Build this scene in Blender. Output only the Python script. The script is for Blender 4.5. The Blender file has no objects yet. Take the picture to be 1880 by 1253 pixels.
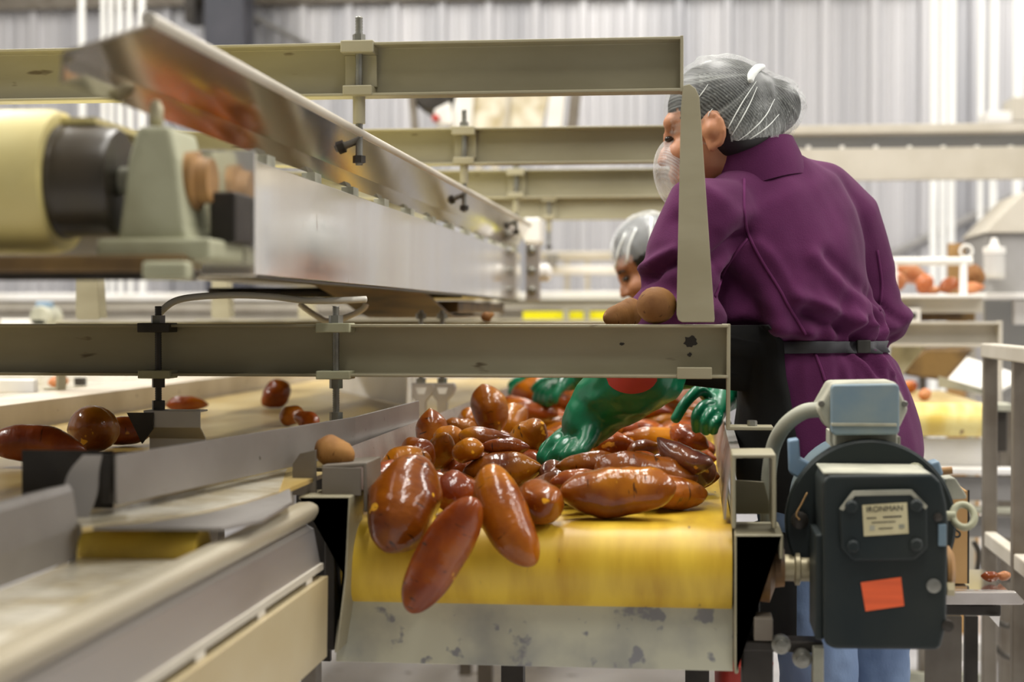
import bpy, bmesh, math, random
from mathutils import Vector, Matrix, Quaternion, noise
from mathutils.bvhtree import BVHTree
import numpy as np
random.seed(7)
SC = bpy.context.scene
COL = SC.collection
# ------------------------------------------------------------------ camera
EYE = 1.25
FPX = 3000.0
YAW = math.atan(340 / FPX)
PITCH = math.atan(46.5 / FPX)
cam_d = bpy.data.cameras.new('camera')
cam = bpy.data.objects.new('camera', cam_d)
COL.objects.link(cam)
cam_d.sensor_width = 36.0
cam_d.lens = FPX / 1880 * 36.0
cam.location = (0, 0, EYE)
CAMROT = Matrix.Rotation(YAW, 3, 'Z') @ Matrix.Rotation(math.pi / 2 - PITCH, 3, 'X')
cam.rotation_euler = CAMROT.to_euler()
cam_d.clip_start = 0.05
cam_d.clip_end = 100
cam_d.dof.use_dof = True
cam_d.dof.focus_distance = 2.86
cam_d.dof.aperture_fstop = 2.9
SC.camera = cam
CO = Vector((0, 0, EYE))
def ray(px, py):
    return CAMROT @ Vector(((px - 940) / FPX, (626.5 - py) / FPX, -1.0))
def P(px, py, Y):
    d = ray(px, py)
    return CO + d * (Y / d.y)
def Pz(px, py, z):
    d = ray(px, py)
    return CO + d * ((z - EYE) / d.z)
def Px(px, py, X):
    d = ray(px, py)
    return CO + d * (X / d.x)
# ------------------------------------------------------------------ materials
def _nodes(name):
    m = bpy.data.materials.new(name)
    m.use_nodes = True
    nt = m.node_tree
    return m, nt, nt.nodes['Principled BSDF'], nt.nodes, nt.links
def mat(name, c1, c2=None, scale=8.0, stretch=(1, 1, 1), rough=0.5, metal=0.0, coat=0.0, bump=0.0, bscale=60.0,
        spots=None, sscale=30.0, sth=0.68, rvar=0.0, sheen=0.0, coords='Object', detail=4.0, lo=0.38, hi=0.66, spec=0.5):
    m, nt, b, N, L = _nodes(name)
    b.inputs['Roughness'].default_value = rough
    b.inputs['Metallic'].default_value = metal
    b.inputs['Coat Weight'].default_value = coat
    b.inputs['Specular IOR Level'].default_value = spec
    b.inputs['Coat Roughness'].default_value = 0.12
    b.inputs['Sheen Weight'].default_value = sheen
    b.inputs['Base Color'].default_value = (*c1, 1)
    tc = N.new('ShaderNodeTexCoord')
    mp = N.new('ShaderNodeMapping')
    mp.inputs['Scale'].default_value = stretch
    L.new(tc.outputs[coords], mp.inputs['Vector'])
    out = None
    if c2 is not None:
        nz = N.new('ShaderNodeTexNoise')
        nz.inputs['Scale'].default_value = scale
        nz.inputs['Detail'].default_value = detail
        L.new(mp.outputs[0], nz.inputs['Vector'])
        mr = N.new('ShaderNodeMapRange')
        mr.inputs['From Min'].default_value = lo
        mr.inputs['From Max'].default_value = hi
        L.new(nz.outputs[0], mr.inputs['Value'])
        mx = N.new('ShaderNodeMix'); mx.data_type = 'RGBA'
        mx.inputs[6].default_value = (*c1, 1); mx.inputs[7].default_value = (*c2, 1)
        L.new(mr.outputs[0], mx.inputs[0])
        out = mx.outputs[2]
        if rvar:
            rr = N.new('ShaderNodeMapRange')
            rr.inputs['To Min'].default_value = rough
            rr.inputs['To Max'].default_value = rough + rvar
            L.new(mr.outputs[0], rr.inputs['Value'])
            L.new(rr.outputs[0], b.inputs['Roughness'])
    if spots is not None:
        n2 = N.new('ShaderNodeTexNoise')
        n2.inputs['Scale'].default_value = sscale
        n2.inputs['Detail'].default_value = 3.0
        L.new(mp.outputs[0], n2.inputs['Vector'])
        m2 = N.new('ShaderNodeMapRange')
        m2.inputs['From Min'].default_value = sth
        m2.inputs['From Max'].default_value = sth + 0.05
        L.new(n2.outputs[0], m2.inputs['Value'])
        mx2 = N.new('ShaderNodeMix'); mx2.data_type = 'RGBA'
        if out is not None: L.new(out, mx2.inputs[6])
        else: mx2.inputs[6].default_value = (*c1, 1)
        mx2.inputs[7].default_value = (*spots, 1)
        L.new(m2.outputs[0], mx2.inputs[0])
        out = mx2.outputs[2]
    if out is not None:
        L.new(out, b.inputs['Base Color'])
    if bump:
        n3 = N.new('ShaderNodeTexNoise')
        n3.inputs['Scale'].default_value = bscale
        n3.inputs['Detail'].default_value = 3.0
        L.new(mp.outputs[0], n3.inputs['Vector'])
        bp = N.new('ShaderNodeBump')
        bp.inputs['Strength'].default_value = bump
        bp.inputs['Distance'].default_value = 0.002
        L.new(n3.outputs[0], bp.inputs['Height'])
        L.new(bp.outputs[0], b.inputs['Normal'])
    return m
def potato_mat(name, base, dark, light, coat, rough, spotc, hue_lo=0.7):
    m, nt, b, N, L = _nodes(name)
    b.inputs['Roughness'].default_value = rough
    b.inputs['Coat Weight'].default_value = coat
    b.inputs['Coat Roughness'].default_value = 0.07
    b.inputs['Specular IOR Level'].default_value = 0.10
    tc = N.new('ShaderNodeTexCoord'); oi = N.new('ShaderNodeObjectInfo')
    ad = N.new('ShaderNodeVectorMath'); ad.operation = 'ADD'
    sc_ = N.new('ShaderNodeVectorMath'); sc_.operation = 'SCALE'; sc_.inputs['Scale'].default_value = 9.0
    cb = N.new('ShaderNodeCombineXYZ')
    for k in range(3): L.new(oi.outputs['Random'], cb.inputs[k])
    L.new(cb.outputs[0], sc_.inputs[0])
    L.new(tc.outputs['Object'], ad.inputs[0]); L.new(sc_.outputs[0], ad.inputs[1])
    def nz(scale, detail, st=(1, 1, 1)):
        mp = N.new('ShaderNodeMapping'); mp.inputs['Scale'].default_value = st
        L.new(ad.outputs[0], mp.inputs['Vector'])
        n = N.new('ShaderNodeTexNoise'); n.inputs['Scale'].default_value = scale; n.inputs['Detail'].default_value = detail
        L.new(mp.outputs[0], n.inputs['Vector']); return n.outputs[0]
    def rng(v, a, c, t0=0.0, t1=1.0):
        r = N.new('ShaderNodeMapRange'); r.inputs['From Min'].default_value = a; r.inputs['From Max'].default_value = c
        r.inputs['To Min'].default_value = t0; r.inputs['To Max'].default_value = t1
        L.new(v, r.inputs['Value']); return r.outputs[0]
    def mix(f, a, c):
        x = N.new('ShaderNodeMix'); x.data_type = 'RGBA'
        L.new(f, x.inputs[0])
        for i, v in ((6, a), (7, c)):
            if isinstance(v, tuple): x.inputs[i].default_value = (*v, 1)
            else: L.new(v, x.inputs[i])
        return x.outputs[2]
    c = mix(rng(nz(16, 5), 0.36, 0.66), base, dark)
    c = mix(rng(nz(9, 3), 0.5, 0.7), c, light)
    c = mix(rng(nz(30, 2), 0.705, 0.73), c, spotc)
    c = mix(rng(nz(26, 3, (4.5, 1, 1)), 0.66, 0.71, 0, 0.85), c, (0.035, 0.012, 0.004))
    hs = N.new('ShaderNodeHueSaturation')
    L.new(c, hs.inputs['Color']); L.new(rng(oi.outputs['Random'], 0, 1, hue_lo, 1.12), hs.inputs['Value'])
    L.new(hs.outputs[0], b.inputs['Base Color'])
    bp = N.new('ShaderNodeBump'); bp.inputs['Strength'].default_value = 0.55; bp.inputs['Distance'].default_value = 0.003
    L.new(nz(38, 5, (2.2, 1, 1)), bp.inputs['Height']); L.new(bp.outputs[0], b.inputs['Normal'])
    L.new(bp.outputs[0], b.inputs['Coat Normal'])
    return m
def net_mat(name, a_lo, a_hi, scale, stretch, col=(0.86, 0.88, 0.87), fold=False):
    m, nt, b, N, L = _nodes(name)
    b.inputs['Base Color'].default_value = (*col, 1); b.inputs['Roughness'].default_value = 0.7
    tc = N.new('ShaderNodeTexCoord'); mp = N.new('ShaderNodeMapping'); mp.inputs['Scale'].default_value = stretch
    L.new(tc.outputs['Object'], mp.inputs['Vector'])
    n = N.new('ShaderNodeTexNoise'); n.inputs['Scale'].default_value = scale; n.inputs['Detail'].default_value = 3; n.inputs['Distortion'].default_value = 0.4
    L.new(mp.outputs[0], n.inputs['Vector'])
    r = N.new('ShaderNodeMapRange'); r.inputs['From Min'].default_value = 0.5; r.inputs['From Max'].default_value = 0.78
    r.inputs['To Min'].default_value = a_lo; r.inputs['To Max'].default_value = a_hi
    L.new(n.outputs[0], r.inputs['Value'])
    w = N.new('ShaderNodeTexWave'); w.inputs['Scale'].default_value = 85; w.inputs['Distortion'].default_value = 1.2; w.bands_direction = 'DIAGONAL'
    L.new(tc.outputs['Object'], w.inputs['Vector'])
    mu = N.new('ShaderNodeMath'); mu.operation = 'MULTIPLY_ADD'; mu.inputs[1].default_value = 0.13; 
    L.new(w.outputs[1], mu.inputs[0]); L.new(r.outputs[0], mu.inputs[2])
    if fold:
        at = N.new('ShaderNodeAttribute'); at.attribute_name = 'fold'
        ad = N.new('ShaderNodeMath'); ad.operation = 'MULTIPLY_ADD'; ad.inputs[1].default_value = 0.75; ad.use_clamp = True
        L.new(at.outputs['Fac'], ad.inputs[0]); L.new(mu.outputs[0], ad.inputs[2])
        L.new(ad.outputs[0], b.inputs['Alpha'])
    else: L.new(mu.outputs[0], b.inputs['Alpha'])
    return m
M = {}
M['wall'] = mat('corrugated_sheet', (0.60, 0.59, 0.60), (0.38, 0.38, 0.40), scale=1.6, stretch=(2.5, 1, 0.05), rough=0.34, metal=0.35)  # darker vertical streaks painted in to strengthen the shading of the ribs
M['wall_side'] = mat('side_cladding', (0.52, 0.51, 0.50), (0.42, 0.42, 0.42), scale=1.0, rough=0.6)
M['ceiling'] = mat('roof_sheet', (0.55, 0.54, 0.52), rough=0.8)
M['floor'] = mat('painted_concrete', (0.62, 0.61, 0.62), (0.45, 0.44, 0.45), scale=2.5, rough=0.45, spots=(0.2, 0.18, 0.17), sscale=9, sth=0.66)
M['beam'] = mat('painted_frame_steel', (0.36, 0.33, 0.225), (0.29, 0.26, 0.165), scale=5, stretch=(0.6, 1, 2), rough=0.42, spots=(0.13, 0.10, 0.055), sscale=16, sth=0.69, rvar=0.15)
M['beam_far'] = mat('pale_frame_steel', (0.54, 0.50, 0.42), (0.44, 0.40, 0.32), scale=4, rough=0.45)
M['rail_paint'] = mat('worn_rail_paint', (0.50, 0.45, 0.34), (0.40, 0.35, 0.25), scale=5, stretch=(1, 0.3, 1), rough=0.32, metal=0.2)
M['post'] = mat('dull_post_steel', (0.20, 0.175, 0.14), (0.14, 0.115, 0.085), scale=9, rough=0.5, metal=0.25)
M['steel'] = mat('stainless_sheet', (0.80, 0.78, 0.75), (0.70, 0.67, 0.62), scale=3, stretch=(1, 0.5, 3), rough=0.13, metal=0.96, rvar=0.10)
M['mirror'] = mat('mirror_stainless', (0.58, 0.53, 0.48), (0.50, 0.45, 0.39), scale=3, rough=0.06, metal=1.0, rvar=0.06)
M['steel_dirty'] = mat('stained_stainless', (0.58, 0.54, 0.51), (0.46, 0.42, 0.38), scale=9, rough=0.36, metal=0.85, rvar=0.15, spots=(0.07, 0.05, 0.03), sscale=42, sth=0.70)
M['panel'] = mat('polished_side_panel', (0.86, 0.84, 0.80), (0.80, 0.76, 0.70), scale=3, stretch=(1, 2, 0.5), rough=0.09, metal=0.80, rvar=0.07, spots=(0.45, 0.38, 0.30), sscale=30, sth=0.74)
M['panel_cream'] = mat('scuffed_cream_panel', (0.56, 0.48, 0.31), (0.46, 0.36, 0.19), scale=4, stretch=(1, 0.6, 1), rough=0.4, metal=0.2)
M['dark_steel'] = mat('dark_grimy_steel', (0.05, 0.043, 0.035), (0.02, 0.016, 0.012), scale=10, rough=0.45, metal=0.4)
M['mid_steel'] = mat('galvanised_bolt_steel', (0.30, 0.30, 0.27), (0.17, 0.16, 0.13), scale=25, rough=0.38, metal=0.75)
M['rubber'] = mat('black_rubber', (0.028, 0.024, 0.018), (0.06, 0.045, 0.025), scale=6, rough=0.35)
M['belt_cream'] = mat('cream_belt', (0.66, 0.52, 0.25), (0.48, 0.33, 0.10), scale=7, stretch=(1, 0.35, 1), rough=0.28, bump=0.25, bscale=35, spots=(0.20, 0.12, 0.03), sscale=26, sth=0.70)
M['belt_pale'] = mat('pale_wet_belt', (0.78, 0.73, 0.60), (0.50, 0.42, 0.26), scale=11, rough=0.14, bump=1.0, bscale=55)
M['belt_yellow'] = mat('yellow_belt', (0.74, 0.50, 0.04), (0.50, 0.29, 0.012), scale=6, stretch=(3.0, 0.7, 0.7), rough=0.42, spots=(0.20, 0.11, 0.02), sscale=24, sth=0.70)
M['belt_worn'] = mat('worn_yellow_belt', (0.55, 0.38, 0.04), (0.34, 0.21, 0.02), scale=9, rough=0.5)
M['belt_lemon'] = mat('lemon_belt', (0.85, 0.72, 0.28), (0.70, 0.50, 0.10), scale=8, stretch=(3, 1, 1), rough=0.35, spots=(0.25, 0.13, 0.05), sscale=20, sth=0.7)
M['drum'] = mat('cream_drum_belt', (0.72, 0.66, 0.34), (0.62, 0.52, 0.20), scale=4, rough=0.4)
M['drip'] = mat('splashed_sheet', (0.60, 0.59, 0.46), (0.34, 0.34, 0.31), scale=9, rough=0.38, metal=0.25, spots=(0.27, 0.27, 0.28), sscale=24, sth=0.585, lo=0.42, hi=0.72)
M['return'] = mat('brown_return_belt', (0.20, 0.115, 0.03), (0.06, 0.032, 0.010), scale=9, rough=0.5)
M['bearing'] = mat('dusty_green_casting', (0.40, 0.40, 0.27), (0.30, 0.29, 0.18), scale=12, rough=0.6)
M['rust'] = mat('rusty_hub', (0.36, 0.19, 0.06), (0.08, 0.05, 0.03), scale=14, rough=0.6)
M['gear'] = mat('dark_gearbox_paint', (0.014, 0.021, 0.022), (0.026, 0.031, 0.028), scale=7, rough=0.45, spec=0.25, spots=(0.10, 0.09, 0.06), sscale=28, sth=0.72)
M['dust'] = mat('dusty_grey_paint', (0.42, 0.41, 0.32), (0.26, 0.26, 0.20), scale=16, rough=0.65)
M['blue'] = mat('dusty_blue_paint', (0.15, 0.22, 0.27), (0.22, 0.27, 0.27), scale=12, rough=0.5)
M['blue2'] = mat('blue_bracket_paint', (0.16, 0.26, 0.38), (0.22, 0.30, 0.36), scale=12, rough=0.5)
M['conduit'] = mat('grey_flex_conduit', (0.38, 0.38, 0.30), (0.28, 0.28, 0.22), scale=12, rough=0.55)
M['hose'] = mat('white_hose', (0.66, 0.63, 0.55), rough=0.4)
M['brassy'] = mat('cream_shaft', (0.55, 0.50, 0.34), (0.40, 0.33, 0.18), scale=12, rough=0.4, metal=0.3)
M['label'] = mat('aged_label', (0.62, 0.56, 0.34), (0.50, 0.44, 0.25), scale=20, rough=0.5)
M['ink'] = mat('black_ink', (0.03, 0.028, 0.022), rough=0.6)
M['orange'] = mat('orange_sticker', (0.86, 0.13, 0.035), (0.75, 0.11, 0.03), scale=60, stretch=(0.1, 1, 2), rough=0.55)
M['card'] = mat('cardboard', (0.50, 0.30, 0.12), (0.44, 0.25, 0.09), scale=6, rough=0.8)
M['white'] = mat('white_paint', (0.80, 0.78, 0.74), (0.70, 0.67, 0.60), scale=5, rough=0.4)
M['pipe'] = mat('shiny_white_pipe', (0.88, 0.88, 0.85), rough=0.22)
M['column'] = mat('slate_column', (0.045, 0.047, 0.06), (0.06, 0.06, 0.075), scale=4, rough=0.5)
M['grey'] = mat('mid_grey_paint', (0.30, 0.29, 0.28), (0.24, 0.23, 0.21), scale=5, rough=0.5)
M['yellow'] = mat('bright_yellow_belt', (0.86, 0.80, 0.01), rough=0.4)
M['fleece'] = mat('purple_fleece', (0.100, 0.021, 0.074), (0.074, 0.015, 0.055), scale=7, rough=0.95, bump=0.3, bscale=420, sheen=0.06, spec=0.1)
M['seam'] = mat('purple_seam', (0.112, 0.025, 0.084), rough=0.95, spec=0.1)
M['apron'] = mat('black_apron_cloth', (0.008, 0.008, 0.008), (0.014, 0.014, 0.013), scale=6, rough=0.8, spec=0.15)
M['dull_sheet'] = mat('dull_grey_sheet', (0.30, 0.28, 0.26), (0.24, 0.22, 0.20), scale=6, rough=0.45, metal=0.45, spots=(0.05, 0.035, 0.02), sscale=55, sth=0.72)
M['galv'] = mat('brushed_galvanised_sheet', (0.50, 0.48, 0.47), (0.42, 0.40, 0.38), scale=4, stretch=(1, 0.3, 2), rough=0.42, metal=0.8)
M['strap'] = mat('charcoal_webbing', (0.045, 0.045, 0.050), rough=0.7)
M['jeans'] = mat('blue_denim', (0.16, 0.23, 0.36), (0.10, 0.15, 0.26), scale=9, stretch=(1, 1, 0.6), rough=0.85, bump=0.3, bscale=200)
M['navy'] = mat('navy_jacket', (0.012, 0.018, 0.032), rough=0.8)
M['skin'] = mat('skin_tone', (0.47, 0.21, 0.10), (0.38, 0.15, 0.07), scale=14, rough=0.5)
M['skin2'] = mat('tan_skin_tone', (0.42, 0.19, 0.09), (0.34, 0.13, 0.06), scale=14, rough=0.5)
M['hair'] = mat('black_hair', (0.010, 0.009, 0.008), rough=0.45)
M['eye'] = mat('dark_eye', (0.02, 0.015, 0.012), rough=0.15)
M['glove'] = mat('green_rubber_glove', (0.003, 0.17, 0.075), (0.003, 0.12, 0.05), scale=14, rough=0.30, bump=0.3, bscale=60)
M['red'] = mat('red_cuff', (0.46, 0.045, 0.03), (0.38, 0.03, 0.02), scale=10, rough=0.5)
M['boot'] = mat('black_boot', (0.02, 0.018, 0.016), rough=0.5)
M['net'] = net_mat('white_net', 0.04, 0.12, 14, (1.0, 1.0, 0.40), (0.70, 0.73, 0.69), fold=True)
M['net2'] = net_mat('pale_net', 0.14, 0.62, 22, (1.0, 1.0, 0.25))
M['net_opaque'] = mat('gathered_net', (0.80, 0.82, 0.78), rough=0.7)
M['potato'] = potato_mat('waxed_sweet_potato', (0.31, 0.084, 0.0025), (0.155, 0.031, 0.003), (0.47, 0.165, 0.004), 0.7, 0.36, (0.85, 0.42, 0.02))
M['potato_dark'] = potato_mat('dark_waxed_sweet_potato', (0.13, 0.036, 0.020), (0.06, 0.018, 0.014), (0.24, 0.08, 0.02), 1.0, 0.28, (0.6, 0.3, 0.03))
M['potato_red'] = potato_mat('reddish_sweet_potato', (0.32, 0.064, 0.003), (0.165, 0.025, 0.004), (0.45, 0.13, 0.005), 0.7, 0.36, (0.7, 0.3, 0.03))
M['potato_raw'] = potato_mat('dry_sweet_potato', (0.30, 0.145, 0.052), (0.19, 0.085, 0.035), (0.38, 0.19, 0.06), 0.0, 0.62, (0.42, 0.22, 0.08))
M['potato_pale'] = potato_mat('pale_sweet_potato', (0.62, 0.27, 0.12), (0.50, 0.16, 0.06), (0.74, 0.40, 0.20), 0.3, 0.5, (0.7, 0.4, 0.2))
M['potato_rust'] = potato_mat('rust_sweet_potato', (0.50, 0.16, 0.06), (0.36, 0.09, 0.03), (0.60, 0.24, 0.08), 0.3, 0.5, (0.7, 0.4, 0.2))
M['panel_wall'] = mat('scuffed_side_sheet', (0.60, 0.53, 0.43), (0.50, 0.43, 0.33), scale=5, stretch=(1, 1, 0.6), rough=0.45, metal=0.25, spots=(0.10, 0.06, 0.03), sscale=46, sth=0.70)
M['glass'] = mat('frosted_jar', (0.80, 0.78, 0.74), rough=0.25)
M['glass'].node_tree.nodes['Principled BSDF'].inputs['Alpha'].default_value = 0.55
# ------------------------------------------------------------------ objects
def tag(o, label=None, cat=None, group=None, kind=None):
    if label: o['label'] = label
    if cat: o['category'] = cat
    if group: o['group'] = group
    if kind: o['kind'] = kind
    return o
def thing(name, label, cat, loc=(0, 0, 0), group=None, rz=0.0):
    o = bpy.data.objects.new(name, None)
    o.empty_display_size = 0.05
    COL.objects.link(o)
    o.location = loc
    o.rotation_euler = (0, 0, rz)
    return tag(o, label, cat, group)
def rootloc(o):
    while o.parent: o = o.parent
    return Vector(o.location)
def obj(name, bm, m, parent=None, bevel=0.0, smooth=False, label=None, seg=2, base=None, auto=None):
    """Link one bmesh (in world coordinates) as one object, under its thing or on its own."""
    bmesh.ops.recalc_face_normals(bm, faces=bm.faces)
    if parent is not None:
        off = rootloc(parent)
    elif base is not None:
        off = Vector(base)
    else:
        xs = [v.co for v in bm.verts]
        off = Vector(((min(c.x for c in xs) + max(c.x for c in xs)) / 2, (min(c.y for c in xs) + max(c.y for c in xs)) / 2, min(c.z for c in xs)))
    for v in bm.verts: v.co -= off
    me = bpy.data.meshes.new(name)
    bm.to_mesh(me); bm.free()
    o = bpy.data.objects.new(name, me)
    COL.objects.link(o)
    me.materials.append(M[m] if isinstance(m, str) else m)
    if parent is not None: o.parent = parent
    else: o.location = off
    if smooth:
        for p in me.polygons: p.use_smooth = True
    if auto is not None:
        me.set_sharp_from_angle(angle=math.radians(auto))
    if bevel:
        bv = o.modifiers.new('bevel', 'BEVEL'); bv.width = bevel; bv.segments = seg; bv.limit_method = 'ANGLE'
    if label: o['label'] = label
    return o
NB = bmesh.new
def box(bm, x0, x1, y0, y1, z0, z1, mtx=None):
    vs = [bm.verts.new((x, y, z)) for x in (x0, x1) for y in (y0, y1) for z in (z0, z1)]
    if mtx is not None:
        for v in vs: v.co = mtx @ v.co
    for f in ((0, 1, 3, 2), (4, 6, 7, 5), (0, 4, 5, 1), (2, 3, 7, 6), (0, 2, 6, 4), (1, 5, 7, 3)):
        bm.faces.new([vs[i] for i in f])
    return bm
def pr(poly, axis, t0, t1, bm=None):
    """Prism: polygon in the plane across axis ('x': (y,z), 'y': (x,z), 'z': (x,y)), from t0 to t1."""
    bm = bm or NB()
    def at(p, t):
        return {'x': (t, p[0], p[1]), 'y': (p[0], t, p[1]), 'z': (p[0], p[1], t)}[axis]
    a = [bm.verts.new(at(p, t0)) for p in poly]
    b = [bm.verts.new(at(p, t1)) for p in poly]
    n = len(poly)
    bm.faces.new(a); bm.faces.new(b[::-1])
    for i in range(n):
        bm.faces.new((a[i], b[i], b[(i + 1) % n], a[(i + 1) % n]))
    return bm
def sheet(line, th):
    """Polyline with thickness -> polygon outline."""
    L = [Vector(p) for p in line]
    lft, rgt = [], []
    for i, p in enumerate(L):
        d = Vector((0, 0))
        if i > 0: d += (p - L[i - 1]).normalized()
        if i < len(L) - 1: d += (L[i + 1] - p).normalized()
        d.normalize()
        n = Vector((-d.y, d.x))
        k = 1.0
        if 0 < i < len(L) - 1:
            e = (p - L[i - 1]).normalized()
            k = 1 / max(0.4, abs(d.dot(e)))
        lft.append(p + n * th / 2 * k); rgt.append(p - n * th / 2 * k)
    return [tuple(v) for v in lft + rgt[::-1]]
def solidify_early(bm, th):
    bmesh.ops.recalc_face_normals(bm, faces=bm.faces)
    bmesh.ops.solidify(bm, geom=bm.faces[:], thickness=th)
    return bm
def frame_of(d):
    d = Vector(d).normalized()
    u = d.cross(Vector((0, 0, 1)))
    if u.length < 1e-4: u = Vector((1, 0, 0))
    u.normalize()
    return u, d.cross(u).normalized()
def cyl(p0, p1, r0, r1=None, seg=20, bm=None):
    bm = bm or NB()
    p0, p1 = Vector(p0), Vector(p1)
    r1 = r0 if r1 is None else r1
    u, v = frame_of(p1 - p0)
    a = [bm.verts.new(p0 + (u * math.cos(t) + v * math.sin(t)) * r0) for t in [2 * math.pi * i / seg for i in range(seg)]]
    b = [bm.verts.new(p1 + (u * math.cos(t) + v * math.sin(t)) * r1) for t in [2 * math.pi * i / seg for i in range(seg)]]
    bm.faces.new(a); bm.faces.new(b[::-1])
    for i in range(seg): bm.faces.new((a[i], b[i], b[(i + 1) % seg], a[(i + 1) % seg]))
    return bm
def lathe(p0, axis, prof, seg=28, bm=None):
    """Profile [(t along axis, radius)] turned round an axis."""
    bm = bm or NB()
    p0 = Vector(p0); d = Vector(axis).normalized(); u, v = frame_of(d)
    rings = []
    for t, r in prof:
        rings.append([bm.verts.new(p0 + d * t + (u * math.cos(2 * math.pi * i / seg) + v * math.sin(2 * math.pi * i / seg)) * max(r, 1e-4)) for i in range(seg)])
    for a, b in zip(rings, rings[1:]):
        for i in range(seg): bm.faces.new((a[i], b[i], b[(i + 1) % seg], a[(i + 1) % seg]))
    bm.faces.new(rings[0]); bm.faces.new(rings[-1][::-1])
    return bm
def tube(pts, r, seg=10, bm=None, ripple=0.0, closed=False):
    bm = bm or NB()
    pts = [Vector(p) for p in pts]
    rings = []
    pu = None
    for i, p in enumerate(pts):
        if closed: d = pts[(i + 1) % len(pts)] - pts[i - 1]
        else: d = pts[min(i + 1, len(pts) - 1)] - pts[max(i - 1, 0)]
        d.normalize()
        if pu is None: u, v = frame_of(d)
        else:
            u = (pu - d * pu.dot(d)).normalized(); v = d.cross(u)
        pu = u
        rr = (r[i] if isinstance(r, (list, tuple)) else r) * (1 + (ripple if i % 2 else -ripple))
        rings.append([bm.verts.new(p + (u * math.cos(2 * math.pi * k / seg) + v * math.sin(2 * math.pi * k / seg)) * rr) for k in range(seg)])
    pairs = list(zip(rings, rings[1:])) + ([(rings[-1], rings[0])] if closed else [])
    for a, b in pairs:
        for k in range(seg): bm.faces.new((a[k], b[k], b[(k + 1) % seg], a[(k + 1) % seg]))
    if not closed:
        bm.faces.new(rings[0]); bm.faces.new(rings[-1][::-1])
    return bm
def spline(pts, n=8):
    """Catmull-Rom through points."""
    P_ = [Vector(p) for p in pts]
    P_ = [P_[0] * 2 - P_[1]] + P_ + [P_[-1] * 2 - P_[-2]]
    out = []
    for i in range(1, len(P_) - 2):
        a, b, c, d = P_[i - 1:i + 3]
        for k in range(n):
            t = k / n
            out.append(0.5 * ((2 * b) + (c - a) * t + (2 * a - 5 * b + 4 * c - d) * t * t + (3 * b - a - 3 * c + d) * t ** 3))
    out.append(P_[-2])
    return out
def hexnut(c, axis, r, h):
    c = Vector(c); d = Vector(axis).normalized()
    return cyl(c - d * h / 2, c + d * h / 2, r, seg=6)
def struct(name, bm, m, **k):
    o = obj(name, bm, m, **k); o['kind'] = 'structure'; return o
def copy_tree(o, parent=None):
    c = o.copy(); COL.objects.link(c)
    if parent is not None: c.parent = parent
    for ch in list(o.children): copy_tree(ch, c)
    return c
def text_mesh(body, size, m, parent, name, mtx, depth=0.0004):
    cu = bpy.data.curves.new(name, 'FONT'); cu.body = body; cu.size = size; cu.extrude = depth; cu.align_x = 'CENTER'; cu.align_y = 'CENTER'
    t = bpy.data.objects.new(name + '_tmp', cu); COL.objects.link(t)
    dg = bpy.context.evaluated_depsgraph_get()
    me = bpy.data.meshes.new_from_object(t.evaluated_get(dg))
    bpy.data.objects.remove(t)
    bm = NB(); bm.from_mesh(me)
    for v in bm.verts: v.co = mtx @ v.co
    return obj(name, bm, m, parent)
# ================================================================== room
WALL_Y = 10.5
def corrugated(x0, x1, y, z0, z1):
    prof = []
    x = x0
    while x < x1:
        for dx, d in ((0, 0), (0.030, 0), (0.042, -0.045), (0.086, -0.045), (0.098, 0), (0.150, 0), (0.160, -0.010), (0.180, -0.010), (0.190, 0), (0.235, 0), (0.245, -0.010), (0.265, -0.010), (0.275, 0)):
            prof.append((x + dx, y + d))
        x += 0.305
    prof.append((x1, y)); prof.append((x1, y + 0.1)); prof.append((x0, y + 0.1))
    return pr(prof, 'z', z0, z1)
struct('wall_back', corrugated(-7.5, 6.5, WALL_Y, 0, 6.0), 'wall')
struct('wall_left', box(NB(), -7.7, -7.5, -3, 10.6, 0, 6.0), 'wall_side')
def corrugated_x(y0, y1, x, z0, z1):
    prof = []
    y = y0
    while y < y1:
        for dy, d in ((0, 0), (0.030, 0), (0.046, -0.036), (0.082, -0.036), (0.098, 0), (0.200, 0)):
            prof.append((x + d, y + dy))
        y += 0.305
    prof += [(x, y1), (x + 0.1, y1), (x + 0.1, y0)]
    return pr(prof, 'z', z0, z1)
struct('wall_right', corrugated_x(-3, 10.6, 6.5, 0, 6.0), 'wall')
struct('floor', box(NB(), -7.7, 6.7, -3, 10.6, -0.1, 0), 'floor')
struct('ceiling', box(NB(), -7.7, 6.7, -3, 10.6, 6.0, 6.1), 'ceiling')
# girt along the back wall
struct('trim_1', box(NB(), -7.4, 6.4, WALL_Y - 0.10, WALL_Y - 0.037, P(940, 2, WALL_Y).z, P(940, 2, WALL_Y).z + 0.15), 'post')
# ------------------------------------------------------------------ lights
def area(name, loc, sx, sy, power, col=(1, 0.97, 0.92), rot=(0, 0, 0)):
    d = bpy.data.lights.new(name, 'AREA'); d.shape = 'RECTANGLE'; d.size = sx; d.size_y = sy; d.energy = power; d.color = col
    o = bpy.data.objects.new(name, d); COL.objects.link(o); o.location = loc; o.rotation_euler = rot
    return o
LAMP = 1.0
for i, (x, y, pw) in enumerate(((-2.6, 1.4, 55), (0.4, 1.2, 75), (3.2, 1.4, 70), (-2.6, 4.2, 115), (-0.3, 3.9, 125), (2.9, 4.4, 110), (5.3, 3.4, 120), (-4.6, 2.6, 190), (-3.8, 7.9, 70), (-0.6, 7.9, 88), (2.6, 7.9, 108))):  # outermost left and right ones are added fill for left belt and right wall
    area('fluorescent_and_fill_lamp', (x, y, 4.6), 0.35, 2.4, pw * LAMP)
w = bpy.data.worlds.new('world'); SC.world = w; w.use_nodes = True
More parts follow.
